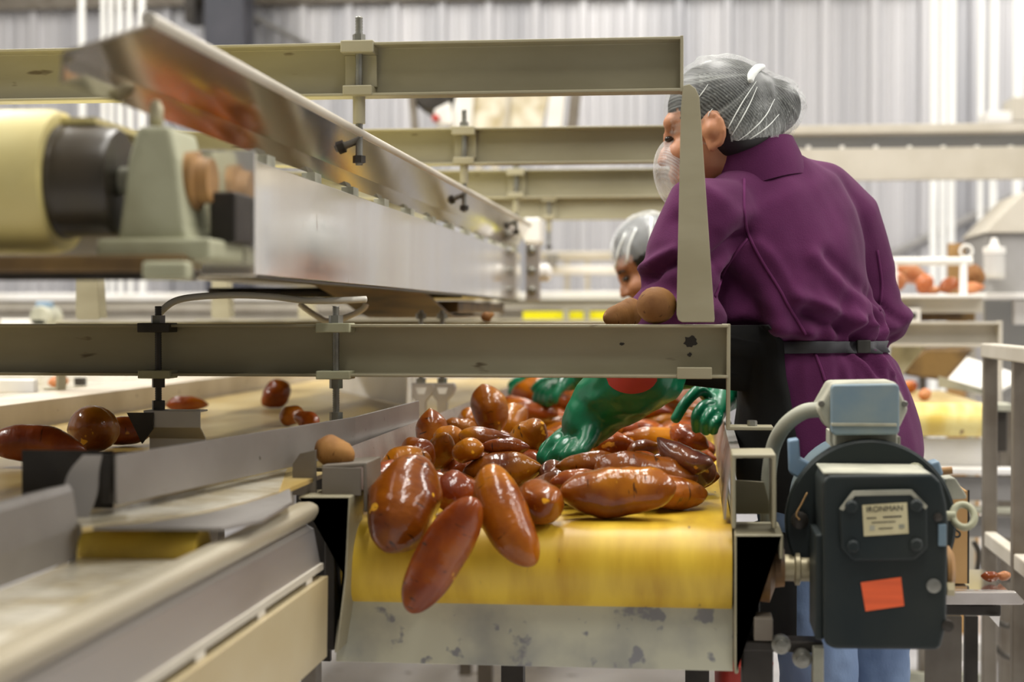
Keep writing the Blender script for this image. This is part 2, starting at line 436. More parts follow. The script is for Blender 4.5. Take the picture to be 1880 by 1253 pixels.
w.node_tree.nodes['Background'].inputs[0].default_value = (1.0, 0.96, 0.88, 1)
w.node_tree.nodes['Background'].inputs[1].default_value = 0.20
SC.view_settings.view_transform = 'Standard'; SC.view_settings.look = 'None'
SC.view_settings.exposure = 0.0; SC.view_settings.gamma = 1.0; SC.view_settings.use_curve_mapping = False
SC.cycles.use_denoising = True
SC.cycles.max_bounces = 8
# ================================================================== support frames
F1 = 2.70
FY = [2.70, 3.95, 5.10, 6.25]
tx1 = P(1254, 118, F1).x; lx1 = P(1337, 640, F1).x
tz1, tz0 = P(1000, 71, F1).z, P(1000, 171, F1).z
lz1, lz0 = P(1000, 596, F1).z, P(1000, 694, F1).z
LX = -1.60
FOOT_Z = EYE - 0.188
def channel(x0, x1, z0, z1, y, depth, th, ends=(True, True)):
    bm = NB()
    prof = [(y, z1), (y, z1 - th), (y + depth - th, z1 - th), (y + depth - th, z0 + th), (y, z0 + th), (y, z0), (y + depth, z0), (y + depth, z1)]
    return pr(prof, 'x', x0, x1)
def make_frame():
    t = thing('support_frame', 'nearest cream steel frame, its long beams crossing the whole picture', 'frame', (lx1 - 0.8, F1, FOOT_Z), 'steel frames over the sorting belts')
    d, th = 0.042, 0.005
    obj('upper_beam', channel(LX + 0.02, tx1, tz0, tz1, F1, d, th), 'beam', t, bevel=0.0012)
    obj('end_plate', box(NB(), tx1 - 0.0045, tx1 + 0.0005, F1 - 0.001, F1 + d, tz0 - 0.001, tz1 + 0.001), 'beam', t, bevel=0.0008)
    obj('lower_beam', channel(LX, lx1, lz0, lz1, F1, d, th), 'beam', t, bevel=0.0012)
    # end plate that drops to a bolted foot on the conveyor's edge
    ln = [(lx1 - 0.010, lz1 - 0.002), (lx1 + 0.0005, lz1 - 0.002), (lx1 + 0.0005, FOOT_Z + 0.003), (P(1420, 790, F1).x, FOOT_Z + 0.003)]
    obj('leg', pr(sheet(ln, 0.006), 'y', F1 + 0.002, F1 + 0.058), 'beam', t, bevel=0.0012)
    for yy in (0.018, 0.042):
        obj('foot_bolt', hexnut((P(1382, 790, F1).x, F1 + yy, FOOT_Z + 0.010), (0, 0, 1), 0.008, 0.008), 'mid_steel', t)
    ln = [(LX + 0.012, lz1 - 0.002), (LX, lz1 - 0.002), (LX, FOOT_Z + 0.003), (LX - 0.035, FOOT_Z + 0.003)]
    obj('leg', pr(sheet(ln, 0.006), 'y', F1 + 0.002, F1 + 0.058), 'beam', t, bevel=0.0012)
    # tapered upright with rounded lower corners, folded from sheet
    def upright(pts, y0, name='upright_plate'):
        bm = pr(pts, 'y', y0, y0 + 0.004)
        return obj(name, bm, 'beam', t, bevel=0.001)
    def Q(px, py): 
        v = P(px, py, F1); return (v.x, v.z)
    face = [Q(1254, 158), Q(1266, 155), Q(1277, 163), Q(1284, 178), Q(1312, 586), Q(1311, 592), Q(1252, 592), Q(1245, 588), Q(1242, 578), Q(1250, 200)]
    up = upright(face, F1 - 0.004)
    obj('flange', pr([Q(1284, 178), Q(1312, 586), Q(1309, 587), Q(1281, 179)], 'y', F1, F1 + 0.045), 'beam', up)
    obj('flange', pr([Q(1250, 200), Q(1242, 578), Q(1245, 578), Q(1253, 200)], 'y', F1, F1 + 0.045), 'beam', up)
    dxl = LX + 0.085 - Q(1280, 300)[0]
    face2 = [(x + dxl, z) for x, z in face]
    up2 = upright(face2, F1 - 0.004)
    obj('flange', pr([(Q(1284, 178)[0] + dxl, Q(1284, 178)[1]), (Q(1312, 586)[0] + dxl, Q(1312, 586)[1]), (Q(1309, 587)[0] + dxl, Q(1309, 587)[1]), (Q(1281, 179)[0] + dxl, Q(1281, 179)[1])], 'y', F1, F1 + 0.05), 'beam', up2)
    # threaded rod through the upper beam that carries the overhead guard
    rx = P(656, 100, F1).x
    yr = F1 + 0.014
    r = obj('hanger_rod', tube([(rx, yr, tz0 - 0.115 + 0.0025 * k) for k in range(int((tz1 + 0.050 - tz0 + 0.115) / 0.0025))], 0.0062, seg=10, ripple=0.07), 'mid_steel', t, smooth=True)
    hw = 0.028
    obj('clamp_plate', box(NB(), rx - hw, rx + hw, F1 - 0.006, F1 + 0.040, tz1 - 0.018, tz1 + 0.003), 'beam', r, bevel=0.002)
    obj('clamp_plate', box(NB(), rx - hw + 0.003, rx + hw - 0.003, F1 - 0.003, F1 + 0.038, tz0 + 0.001, tz0 + 0.018), 'beam', r, bevel=0.002)
    obj('clamp_block', box(NB(), rx - hw + 0.002, rx + hw, F1 + 0.024, F1 + 0.036, tz0 + 0.018, tz1 - 0.018), 'beam', r, bevel=0.001)
    obj('nut', hexnut((rx, yr, tz1 + 0.009), (0, 0, 1), 0.011, 0.012), 'mid_steel', r)
    obj('sleeve', cyl((rx, yr, tz0), (rx, yr, tz0 - 0.045), 0.0105), 'beam', r, smooth=False)
    obj('nut', hexnut((rx, yr, tz0 - 0.105), (0, 0, 1), 0.011, 0.012), 'dark_steel', r)
    # small plate clipped to the lower lip near the end
    a, b = P(1243, 690, F1 - 0.004), P(1307, 690, F1 - 0.004)
    obj('clip_plate', box(NB(), a.x, b.x, F1 - 0.007, F1 + 0.02, P(1243, 696, F1).z, P(1243, 675, F1).z), 'beam', t, bevel=0.001)
    return t
fr = make_frame()
frame_labels = ['', 'second cream steel frame back, its upper beam level with the nearer worker\'s face', 'third cream steel frame back, its upper beam just below that of the second', 'farthest cream steel frame, its upper beam right above the farther worker\'s hairnet']
for k in (1, 2, 3):
    c = copy_tree(fr)
    c.location.y = FY[k]
    c['label'] = frame_labels[k]
def grime(px, py, rx, rz, seed):
    c = P(px, py, F1 + 0.0367); rnd_ = random.Random(seed)
    pts = []
    for i in range(18):
        a = 2 * math.pi * i / 18; k = rnd_.uniform(0.65, 1.1)
        pts.append((c.x + rx * k * math.cos(a), c.z + rz * k * math.sin(a)))
    return obj('grime_spot', pr(pts, 'y', F1 + 0.0364, F1 + 0.0372), 'dark_steel', fr, label='dark grime spot on the lower beam')
grime(1268, 627, 0.012, 0.011, 3); grime(1266, 652, 0.004, 0.004, 5); grime(1142, 632, 0.005, 0.003, 8)
def hanger(px, ybot, xw, dark, deep=True):
    """Bolted hanger below the nearest lower beam: clamp, threaded rod, lower nut."""
    x = P(px, 640, F1).x; y = F1 + 0.016
    m = 'dark_steel' if dark else 'mid_steel'
    zb = P(px, ybot, F1).z
    r = obj('hanger_rod', tube([(x, y, zb + 0.002 * k) for k in range(int((lz1 + 0.034 - zb) / 0.002))], 0.0058, seg=10, ripple=0.08), m, fr, smooth=True, label='threaded rod bolted through the lower beam')
    obj('clamp_plate', box(NB(), x - xw, x + xw, F1 - 0.012, F1 + 0.035, lz1 - 0.014, lz1 + 0.002), 'dark_steel' if dark else 'bearing', r, bevel=0.0015)
    obj('nut', hexnut((x, y, lz1 + 0.008), (0, 0, 1), 0.0125, 0.014), 'mid_steel', r)
    obj('clamp_plate', box(NB(), x - xw, x + xw, F1 - 0.010, F1 + 0.036, lz0 - 0.004, lz0 + 0.010), 'bearing', r, bevel=0.0015)
    obj('nut', hexnut((x, y, lz0 - 0.012), (0, 0, 1), 0.0115, 0.016), m, r)
    obj('nut', hexnut((x, y, zb + 0.010), (0, 0, 1), 0.0115, 0.016), m, r)
    return x, y, zb
hA = hanger(285, 756, 0.028, True)
hB = hanger(613, 778, 0.029, False)
# ================================================================== overhead conveyor
G0, G1 = 1.66, 5.53
def ov(px, py):
    v = P(px, py, G0); return (v.x, v.z)
uc = thing('overhead_conveyor', 'long polished steel conveyor hanging at upper left over the belts', 'conveyor', (-0.95, 3.6, EYE + 0.04))
# cross-section of the guard: rolled rim, face leaning outwards at the top, flange turned in below; its near end is cut on the skew
GR, GF, GG_ = (-0.5625, EYE + 0.305), (-0.600, EYE + 0.250), (-0.614, EYE + 0.2275)
bm = NB()
rows = []
for yy in ((1.655, 1.505, 1.535), (G1, G1, G1)):
    ln = []
    for (xx, zz), y in zip((GR, GF, GG_), yy): ln.append(bm.verts.new((xx, y, zz)))
    rows.append(ln)
for i in range(2): bm.faces.new((rows[0][i], rows[0][i + 1], rows[1][i + 1], rows[1][i]))
solidify_early(bm, 0.0010)
g = obj('guard', bm, 'mirror', uc, label='polished guard that mirrors the potatoes')
obj('glint_cover', tube([(GR[0], 1.653, GR[1]), (GF[0], 1.503, GF[1]), (GG_[0], 1.533, GG_[1])], 0.0022, seg=8), 'post', g, smooth=True)  # added matte strip that keeps the guard's cut edge from glinting
obj('rim', cyl((GR[0] - 0.003, 1.645, GR[1] + 0.003), (GR[0] - 0.003, G1, GR[1] + 0.003), 0.0075, seg=16), 'beam_far', g, smooth=True, auto=40, label='bright rolled rim')
PX = P(955, 500, 5.52).x
zt, zb = P(955, 466, 5.52).z, P(955, 550, 5.52).z
obj('side_panel', pr(sheet([(PX - 0.030, zb + 0.002), (PX, zb + 0.002), (PX, zt - 0.002), (PX - 0.030, zt - 0.002)], 0.004), 'y', 2.02, 5.52), 'panel', uc, bevel=0.001, label='bright mirror-like side panel')
obj('side_panel', pr(sheet([(-1.31 + 0.030, EYE + 0.095), (-1.31, EYE + 0.095), (-1.31, zt - 0.002), (-1.31 + 0.030, zt - 0.002)], 0.004), 'y', 2.02, 5.52), 'panel', uc, bevel=0.001)
# spacers between the panel and the guard
gz = EYE + 0.2445
for k in range(12):
    y = 2.25 + k * 0.29
    obj('spacer_block', box(NB(), PX - 0.026, PX - 0.004, y, y + 0.045, zt, EYE + 0.2275), 'dust', uc, bevel=0.001)
# belt (upper run), drum and the brown return run below
obj('belt', box(NB(), -1.27, PX - 0.062, 1.74, 5.45, EYE + 0.212, EYE + 0.219), 'drum', uc)
drum_x1 = P(118, 340, 1.75).x
dc = P(60, 335, 1.75).z
dr = obj('head_drum', lathe((-1.24, 1.75, dc), (1, 0, 0), [(0, 0.076), (0.02, 0.080), (1.24 + drum_x1 - 0.012, 0.080), (1.24 + drum_x1, 0.077)], seg=48), 'drum', uc, smooth=True, auto=40, label='cream belt wrapped round the end drum')
cx1 = P(218, 340, 1.74).x
obj('drum_collar', lathe((drum_x1, 1.75, dc), (1, 0, 0), [(0, 0.064), (0.004, 0.064), (0.006, 0.062), (cx1 - drum_x1 - 0.006, 0.060), (cx1 - drum_x1, 0.056), (cx1 - drum_x1, 0.02)], seg=40), 'rubber', dr, smooth=True, auto=40)
obj('shaft', cyl((cx1 - 0.01, 1.75, dc), (P(372, 340, 1.72).x, 1.75, dc), 0.016), 'dust', dr, smooth=True, auto=40)
# pillow block
b0, b1 = P(240, 340, 1.72).x, P(330, 340, 1.72).x
bz0 = P(280, 475, 1.72).z
pb = obj('pillow_block', pr([(b0 - 0.012, bz0 + 0.010), (b0 - 0.008, bz0 + 0.035), (b0 + 0.002, dc + 0.02), (b0 + 0.012, P(270, 235, 1.72).z), (b1 - 0.006, P(270, 235, 1.72).z), (b1 + 0.002, dc + 0.02), (b1 + 0.010, bz0 + 0.035), (b1 + 0.018, bz0 + 0.010)], 'y', 1.705, 1.80), 'bearing', uc, bevel=0.006, seg=3, label='dusty green bearing block')
obj('grease_cup', lathe((b0 + 0.022, 1.74, dc + 0.06), (0, 0, 1), [(0, 0.008), (0.02, 0.008), (0.028, 0.004)], seg=12), 'yellow' if False else 'brassy', pb, smooth=True)
obj('bearing_hub', lathe((b1, 1.75, dc), (1, 0, 0), [(0, 0.032), (0.012, 0.033), (0.014, 0.026), (0.028, 0.024), (0.028, 0.0)], seg=24), 'rust', pb, smooth=True, auto=40)
obj('bearing_foot', box(NB(), P(195, 460, 1.72).x, P(400, 460, 1.72).x, 1.69, 1.82, P(280, 478, 1.72).z, P(280, 440, 1.72).z), 'bearing', pb, bevel=0.004)
obj('foot_bolt', hexnut((P(305, 430, 1.70).x, 1.72, P(305, 428, 1.72).z), (0, 0, 1), 0.011, 0.014), 'mid_steel', pb)
obj('adjuster_block', box(NB(), P(384, 400, 1.75).x, P(432, 400, 1.75).x, 1.75, 1.82, P(400, 446, 1.75).z, P(400, 352, 1.75).z), 'dark_steel', uc, bevel=0.003)
obj('adjuster_plate', box(NB(), P(345, 400, 1.78).x, P(446, 400, 1.78).x, 1.83, 1.836, P(400, 505, 1.78).z, P(400, 268, 1.78).z), 'panel', uc, bevel=0.001)
obj('bottom_pan', box(NB(), -1.30, PX - 0.034, 1.80, 5.5, EYE + 0.094, EYE + 0.100), 'rubber', uc)
obj('bottom_flange', box(NB(), PX - 0.032, PX - 0.004, 1.72, 5.5, zb - 0.004, zb), 'rubber', uc)
obj('end_beam', box(NB(), -1.32, P(350, 500, 1.70).x, 1.68, 1.715, P(200, 500, 1.70).z, P(200, 470, 1.70).z), 'return', uc, bevel=0.003, label='rust-brown cross beam under the drum')
obj('end_lip', box(NB(), -1.32, P(345, 500, 1.70).x, 1.70, 1.73, P(200, 514, 1.70).z, P(200, 499, 1.70).z), 'dark_steel', uc)
obj('rivet_block', box(NB(), P(262, 500, 1.66).x, P(345, 500, 1.66).x, 1.655, 1.68, P(300, 514, 1.66).z, P(300, 480, 1.66).z), 'bearing', uc, bevel=0.004)
# brown return run hanging below the far half
pts = []
for k in range(17):
    y = 3.5 + k * 0.12
    pts.append((y, EYE + 0.085 - 0.086 * max(0.0, min(1, (y - 3.6) / 0.7)) - 0.003 * math.sin(y * 6)))
obj('return_belt', pr(sheet(pts, 0.006), 'x', -0.88, PX - 0.05), 'return', uc, label='brown return run of the belt')
obj('scraper_tray', box(NB(), -0.86, PX - 0.04, 4.35, 5.40, EYE + 0.008, EYE + 0.040), 'return', uc, bevel=0.004)
obj('idler_roller', cyl((-1.28, 4.2, EYE + 0.060), (PX - 0.01, 4.2, EYE + 0.060), 0.014), 'dark_steel', uc, smooth=True, auto=40)
# take-up bracket with three round bolts on the far end
tb = obj('take_up_bracket', box(NB(), P(965, 500, 5.5).x, P(990, 500, 5.5).x, 5.50, 5.56, P(975, 552, 5.5).z, P(975, 447, 5.5).z), 'steel_dirty', uc, bevel=0.002, label='upright bracket with three bolts at the far end')
for yy in (460, 497, 533):
    c = P(976, yy, 5.5)
    obj('bolt', lathe((c.x, 5.50, c.z), (0, -1, 0), [(0, 0.016), (0.006, 0.016), (0.012, 0.011), (0.015, 0.0)], seg=16), 'mid_steel', tb, smooth=True, auto=40)
obj('bearing_cap', lathe((P(1004, 500, 5.5).x, 5.55, P(1004, 500, 5.5).z), (1, 0, 0), [(-0.03, 0.030), (0.0, 0.030), (0.010, 0.020), (0.016, 0.0)], seg=20), 'white', tb, smooth=True, auto=40)
obj('tail_housing', box(NB(), P(962, 440, 5.6).x, P(992, 440, 5.6).x, 5.60, 5.75, P(980, 446, 5.6).z, P(980, 400, 5.6).z), 'white', uc, bevel=0.006)
obj('tail_drum', cyl((-1.28, 5.52, EYE + 0.13), (PX - 0.005, 5.52, EYE + 0.13), 0.075, seg=32), 'drum', uc, smooth=True, auto=40)
# hoses slung under it
def hose(name, pix, r, label, Y):
    return tag(obj(name, tube(spline([P(x, y, yy) for x, y, yy in pix], 10), r, seg=10), 'hose', smooth=True), label, 'hose')
hose('air_hose', [(283, 594, 2.80), (300, 568, 2.80), (335, 549, 2.8), (420, 542, 2.8), (500, 545, 2.8), (560, 552, 2.8), (620, 552, 2.82), (672, 550, 2.85)], 0.0062, 'white hose looping along the underside of the overhead conveyor', 0)
hose('cable_conduit', [(672, 558, 3.3), (668, 566, 3.3), (652, 576, 3.3), (625, 586, 3.3), (600, 590, 3.3), (585, 583, 3.3), (565, 570, 3.3), (550, 558, 3.3)], 0.0062, 'short looped white hose just left of the square-headed beam bolt', 0)
# ================================================================== main belt conveyor
BZ = P(1000, 958, 2.46).z          # top of the main belt
RY = 2.46                          # roller axis
RR = 0.064
MX0, MX1 = P(641, 1000, RY).x, P(1343, 1000, RY).x
mc = thing('sorting_conveyor', 'yellow-rollered sorting conveyor heaped with waxed sweet potatoes', 'conveyor', (-0.24, 4.2, 0.0))
prof = [(6.6, BZ), (RY, BZ)]
for k in range(1, 13):
    a = math.pi / 2 + math.pi * k / 12
    prof.append((RY + RR * math.cos(a), BZ - RR + RR * math.sin(a)))
prof += [(6.6, BZ - 2 * RR), (6.6, BZ - 2 * RR + 0.004)]
for k in range(12, -1, -1):
    a = math.pi / 2 + math.pi * k / 12
    prof.append((RY + (RR - 0.004) * math.cos(a), BZ - RR + (RR - 0.004) * math.sin(a)))
prof += [(6.6, BZ - 0.004)]
obj('belt', pr(prof, 'x', MX0, MX1), 'belt_yellow', mc, smooth=True, auto=30)
obj('head_roller', cyl((MX0 - 0.02, RY, BZ - RR), (MX1 + 0.02, RY, BZ - RR), RR - 0.006, seg=32), 'dark_steel', mc, smooth=True, auto=40)
# drip tray under the roller, leaning back towards the top
dy0 = RY - RR - 0.004
a = P(612, 1212, dy0 + 0.03); b = P(1346, 1232, dy0 + 0.03)
dzt = P(1000, 1098, RY - 0.03).z; dzb = P(1000, 1222, dy0 + 0.03).z
obj('drip_tray', pr(sheet([(dy0 + 0.075, dzt + 0.012), (dy0 + 0.05, dzt), (dy0 + 0.03, dzb), (dy0 + 0.10, dzb - 0.004)], 0.004), 'x', P(609, 1200, dy0).x, MX1 + 0.002), 'drip', mc, bevel=0.001, label='pale splashed sheet under the roller')
# left post: bent plate at the belt corner
py = RY - 0.10
def c2(px, yy): v = P(px, yy, py); return (v.x, v.z)
obj('corner_post', pr(sheet([c2(548, 915), c2(640, 915), c2(633, 1060), c2(616, 1200)], 0.005), 'y', py, py + 0.10), 'beam', mc, bevel=0.003, seg=3, label='cream folded corner post left of the roller')
obj('dark_gap_sheet', box(NB(), P(542, 1000, 2.505).x, P(606, 1000, 2.505).x, 2.512, 2.52, P(600, 940, 2.5).z, P(600, 862, 2.5).z), 'dark_steel', mc)  # two added dark sheets, so the gap behind the post looks dark
obj('dark_gap_sheet', box(NB(), P(520, 1000, 2.50).x, P(606, 1000, 2.50).x, 2.50, 2.51, P(600, 1215, 2.5).z, P(600, 935, 2.5).z), 'dark_steel', mc)
obj('post_web', box(NB(), P(590, 1000, py).x, P(608, 1000, py).x, py + 0.02, py + 0.12, P(600, 1200, py).z, P(600, 925, py).z), 'dark_steel', mc, bevel=0.002)
obj('corner_block', pr(sheet([c2(582, 862), c2(662, 857), c2(664, 945)], 0.006), 'y', py + 0.03, py + 0.14), 'post', mc, bevel=0.002, label='grey angle block carrying the brown potato')
obj('block_face', box(NB(), P(583, 860, py).x, P(655, 860, py).x, py + 0.028, py + 0.034, P(600, 914, py).z, P(600, 862, py).z), 'post', mc, bevel=0.001)
x0, x1 = P(536, 870, py + 0.05).x, P(580, 870, py + 0.05).x
zt_, zb_ = P(550, 826, py + 0.05).z, P(550, 910, py + 0.05).z
obj('corner_plate', pr([(x0, zb_), (x0 + 0.001, zt_ - 0.022), (x0 + 0.012, zt_ - 0.006), (x1, zt_), (x1, zb_)], 'y', py + 0.05, py + 0.056), 'post', mc, bevel=0.001)
# frames and guards along the belt
obj('side_frame', box(NB(), MX0 - 0.045, MX0 - 0.008, RY + 0.05, 6.6, BZ - 0.16, BZ - 0.005), 'beam', mc, bevel=0.002)
obj('side_frame', box(NB(), MX1 + 0.002, MX1 + 0.007, RY + 0.09, 6.6, BZ - 0.16, BZ - 0.005), 'beam', mc, bevel=0.002)
gl = P(651, 825, 2.52)
obj('guard', pr(sheet([(MX0 + 0.006, BZ + 0.006), (gl.x, BZ + 0.050), (gl.x - 0.012, gl.z), (gl.x - 0.020, gl.z - 0.003)], 0.003), 'y', RY + 0.03, 6.4), 'steel_dirty', mc, label='flared sheet guard along the left of the belt')
obj('guard', pr(sheet([(MX1 - 0.010, BZ + 0.006), (MX1 - 0.006, BZ + 0.060), (MX1 + 0.002, FOOT_Z - 0.024), (MX1 + 0.016, FOOT_Z - 0.024)], 0.003), 'y', RY + 0.005, 6.4), 'steel_dirty', mc, label='scuffed sheet guard along the right of the belt')
# right bracket: open box section over a stepped angle
def r2(px, yy): v = P(px, yy, RY - 0.06); return (v.x, v.z)
bx = [r2(1342, 833), r2(1422, 833), r2(1426, 846), r2(1426, 968), r2(1345, 968), r2(1342, 840)]
k_ = sheet([r2(1347, 972), r2(1347, 838), r2(1421, 838), r2(1422, 972)], 0.006)
obj('box_bracket', pr(k_, 'y', RY - 0.06, RY + 0.05), 'beam', mc, bevel=0.003, seg=3, label='open box-section bracket right of the belt')
k_ = sheet([r2(1352, 1236), r2(1352, 984), r2(1434, 984), r2(1434, 1026)], 0.006)
obj('angle_bracket', pr(k_, 'y', RY - 0.07, RY + 0.08), 'beam', mc, bevel=0.003, seg=3, label='stepped cream side plate right of the roller')
k_ = pr([r2(1350, 962), r2(1426, 962), r2(1408, 900), r2(1350, 896)], 'y', RY + 0.055, RY + 0.059)
obj('gusset', k_, 'beam', mc, bevel=0.001)
obj('bearing_housing', lathe((P(1390, 1060, RY).x, RY, BZ - RR), (1, 0, 0), [(0, 0.050), (0.018, 0.052), (0.026, 0.030), (0.040, 0.028)], seg=28), 'rust', mc, smooth=True, auto=40)
obj('bearing_plate', box(NB(), P(1368, 1060, RY).x, P(1394, 1060, RY).x, RY - 0.02, RY + 0.06, P(1380, 1195, RY).z, P(1380, 1000, RY).z), 'dark_steel', mc, bevel=0.002)
# legs and cross members below
for (px, pw, Y) in ((940, 40, 2.9), (1280, 40, 2.75)):
    c = P(px, 1230, Y)
    obj('leg', box(NB(), c.x - 0.02, c.x + 0.02, Y, Y + 0.04, 0, BZ - 0.16), 'dark_steel', mc, bevel=0.002)
for Y in (4.3, 6.2):
    for x in (MX0 - 0.03, MX1 + 0.03):
        obj('leg', box(NB(), x - 0.02, x + 0.02, Y, Y + 0.04, 0, BZ - 0.16), 'post', mc, bevel=0.002)
obj('leg', box(NB(), P(552, 1230, 2.42).x, P(580, 1230, 2.42).x, 2.42, 2.46, 0, P(560, 1200, 2.42).z), 'post', mc, bevel=0.002)
obj('cross_member', box(NB(), MX0 - 0.03, MX1 + 0.03, 2.90, 2.94, BZ - 0.20, BZ - 0.165), 'dark_steel', mc, bevel=0.002)
bx, by, bz = P(1364, 1220, 2.80).x, 2.81, P(1325, 1219, 2.80).z
rb_ = thing('red_bin', 'slim red bin standing on the floor under the conveyor\'s right end', 'bin', (bx, by, 0))
obj('wall', lathe((bx, by, 0.004), (0, 0, 1), [(0, 0.03), (0.0, 0.040), (bz - 0.004, 0.048), (bz - 0.004, 0.040)], seg=24), 'red', rb_, smooth=True, auto=40)
obj('rim', tube([(bx + 0.048 * math.cos(t), by + 0.048 * math.sin(t), bz) for t in [2 * math.pi * i / 24 for i in range(24)]], 0.004, closed=True), 'red', rb_, smooth=True)
# motor support angle with bolts
sb = obj('support_arm', box(NB(), P(1362, 1180, 2.40).x, P(1512, 1180, 2.40).x, 2.40, 2.45, P(1400, 1198, 2.40).z, P(1400, 1178, 2.40).z), 'dark_steel', mc, bevel=0.003)
obj('support_post', box(NB(), P(1362, 1180, 2.41).x, P(1420, 1180, 2.41).x, 2.41, 2.47, 0.0, P(1400, 1180, 2.40).z), 'dark_steel', mc, bevel=0.003)
obj('support_lug', box(NB(), P(1385, 1000, 2.37).x, P(1420, 1000, 2.37).x, 2.38, 2.43, P(1400, 1180, 2.37).z, P(1400, 1138, 2.37).z), 'post', mc, bevel=0.002)
for (px, yy) in ((1436, 1192), (1475, 1218)):
    c = P(px, yy, 2.36)
    obj('bolt', lathe((c.x, 2.40, c.z), (0, -1, 0), [(0, 0.014), (0.012, 0.014), (0.014, 0.009), (0.026, 0.009), (0.028, 0.0)], seg=16), 'mid_steel', sb, smooth=True, auto=40)
obj('support_bar', box(NB(), P(1493, 1190, 2.38).x, P(1513, 1190, 2.38).x, 2.38, 2.42, P(1500, 1290, 2.38).z, P(1500, 1190, 2.38).z), 'dust', mc, bevel=0.002)
# ================================================================== gear motor
gm = thing('gear_motor', 'dark gearbox and dusty blue motor bolted to the conveyor\'s right end', 'motor', (P(1620, 1190, 2.36).x, 2.45, P(1620, 1198, 2.30).z))
GY = 2.30
def g2(px, yy, Y=GY): v = P(px, yy, Y); return (v.x, v.z)
body = [g2(1520, 872), g2(1712, 870), g2(1728, 885), g2(1738, 925), g2(1741, 960), g2(1738, 1150), g2(1728, 1188), g2(1722, 1195), g2(1530, 1193), g2(1518, 1185), g2(1512, 1176), g2(1510, 884)]
gb = obj('gearbox', pr(body, 'y', GY, GY + 0.15), 'gear', gm, bevel=0.006, seg=3)
obj('side_flange', box(NB(), P(1497, 1000, GY + .02).x, P(1512, 1000, GY + .02).x, GY + 0.015, GY + 0.14, P(1500, 1180, GY).z, P(1500, 985, GY).z), 'gear', gb, bevel=0.003)
obj('top_edge', box(NB(), P(1512, 870, GY).x, P(1710, 870, GY).x, GY + 0.004, GY + 0.145, P(1600, 873, GY).z, P(1600, 869, GY).z), 'dust', gb, bevel=0.002, label='dust-covered top edge')
# octagonal cover plate
CY = GY - 0.012
cov = [g2(1541, 935, CY), g2(1566, 902, CY), g2(1674, 900, CY), g2(1703, 930, CY), g2(1704, 1008, CY), g2(1680, 1030, CY), g2(1566, 1032, CY), g2(1545, 1010, CY)]
cp = obj('cover_plate', pr(cov, 'y', CY, GY + 0.002), 'gear', gb, bevel=0.004, seg=3)
inner = [(x * 1.0, z) for x, z in cov]
cxm = sum(x for x, z in cov) / 8; czm = sum(z for x, z in cov) / 8
obj('cover_rim', pr([g2(1541, 935, CY), g2(1566, 902, CY), g2(1674, 900, CY), g2(1703, 930, CY), g2(1699, 936, CY), g2(1672, 909, CY), g2(1569, 911, CY), g2(1548, 938, CY)], 'y', CY - 0.0012, CY + 0.001), 'dust', cp, label='dust settled on the cover\'s upper edge')
for (px, yy) in ((1563, 930), (1682, 928), (1566, 1003), (1682, 1000)):
    c = P(px, yy, CY)
    obj('bolt', lathe((c.x, CY + 0.001, c.z), (0, -1, 0), [(0, 0.009), (0.005, 0.009), (0.008, 0.006), (0.008, 0.0)], seg=16), 'gear', cp, smooth=True, auto=40)
lp = obj('nameplate', pr([g2(1583, 928, CY), g2(1665, 923, CY), g2(1668, 980, CY), g2(1586, 985, CY)], 'y', CY - 0.0014, CY), 'label', cp, label='small cream nameplate')
nm = P(1624, 932, CY)
ppm = FPX / CY
tilt = Matrix.Rotation(0.055, 4, 'Y').inverted()
RXm = Matrix.Rotation(math.pi / 2, 4, 'X')
def tm(px, yy, Y, ang=0.0):
    v = P(px, yy, Y)
    return Matrix.Translation((v.x, Y - 0.0004, v.z)) @ Matrix.Rotation(-ang, 4, 'Y') @ RXm
text_mesh('IRONMAN', 12.6 / ppm * 1.12, 'ink', lp, 'lettering', tm(1624, 935, CY - 0.0014, 0.06))
for (px, yy, w_, h_) in ((1638, 950, 34, 2.5), (1600, 952, 18, 2.0), (1622, 960, 44, 1.6), (1601, 970, 9, 9), (1655, 967, 10, 7), (1626, 971, 26, 1.6)):
    obj('printed_line', pr([g2(px - w_ / 2, yy - h_ / 2, CY), g2(px + w_ / 2, yy - h_ / 2 - w_ * 0.05, CY), g2(px + w_ / 2, yy + h_ / 2 - w_ * 0.05, CY), g2(px - w_ / 2, yy + h_ / 2, CY)], 'y', CY - 0.002, CY - 0.0014), 'ink' if h_ < 5 else 'dust', lp)
obj('sticker', pr([g2(1580, 1070), g2(1654, 1060), g2(1660, 1113), g2(1589, 1123)], 'y', GY - 0.0012, GY), 'orange', gb, label='plain orange sticker')
obj('sight_plug', lathe((P(1714, 1076, GY).x, GY, P(1714, 1076, GY).z), (0, -1, 0), [(0, 0.010), (0.003, 0.010), (0.004, 0.006), (0.004, 0)], seg=16), 'mid_steel', gb, smooth=True, auto=40)
obj('tag_plate', box(NB(), P(1722, 980, GY).x, P(1737, 980, GY).x, GY - 0.003, GY + 0.002, P(1730, 1003, GY).z, P(1730, 963, GY).z), 'blue', gb, bevel=0.001)
for (px, yy, r) in ((1722, 950, 0.006), (1740, 1150, 0.008)):
    c = P(px, yy, GY)
    obj('plug', lathe((c.x, GY + 0.003, c.z), (0, -1, 0), [(0, r), (0.006, r), (0.008, 0)], seg=14), 'dark_steel', gb, smooth=True, auto=40)
ob = obj('side_hub', lathe((P(1738, 1050, 2.36).x, 2.38, P(1738, 1050, 2.36).z), (1, 0, 0), [(0, 0.034), (0.006, 0.034), (0.012, 0.024), (0.012, 0)], seg=24), 'rust', gb, smooth=True, auto=40)
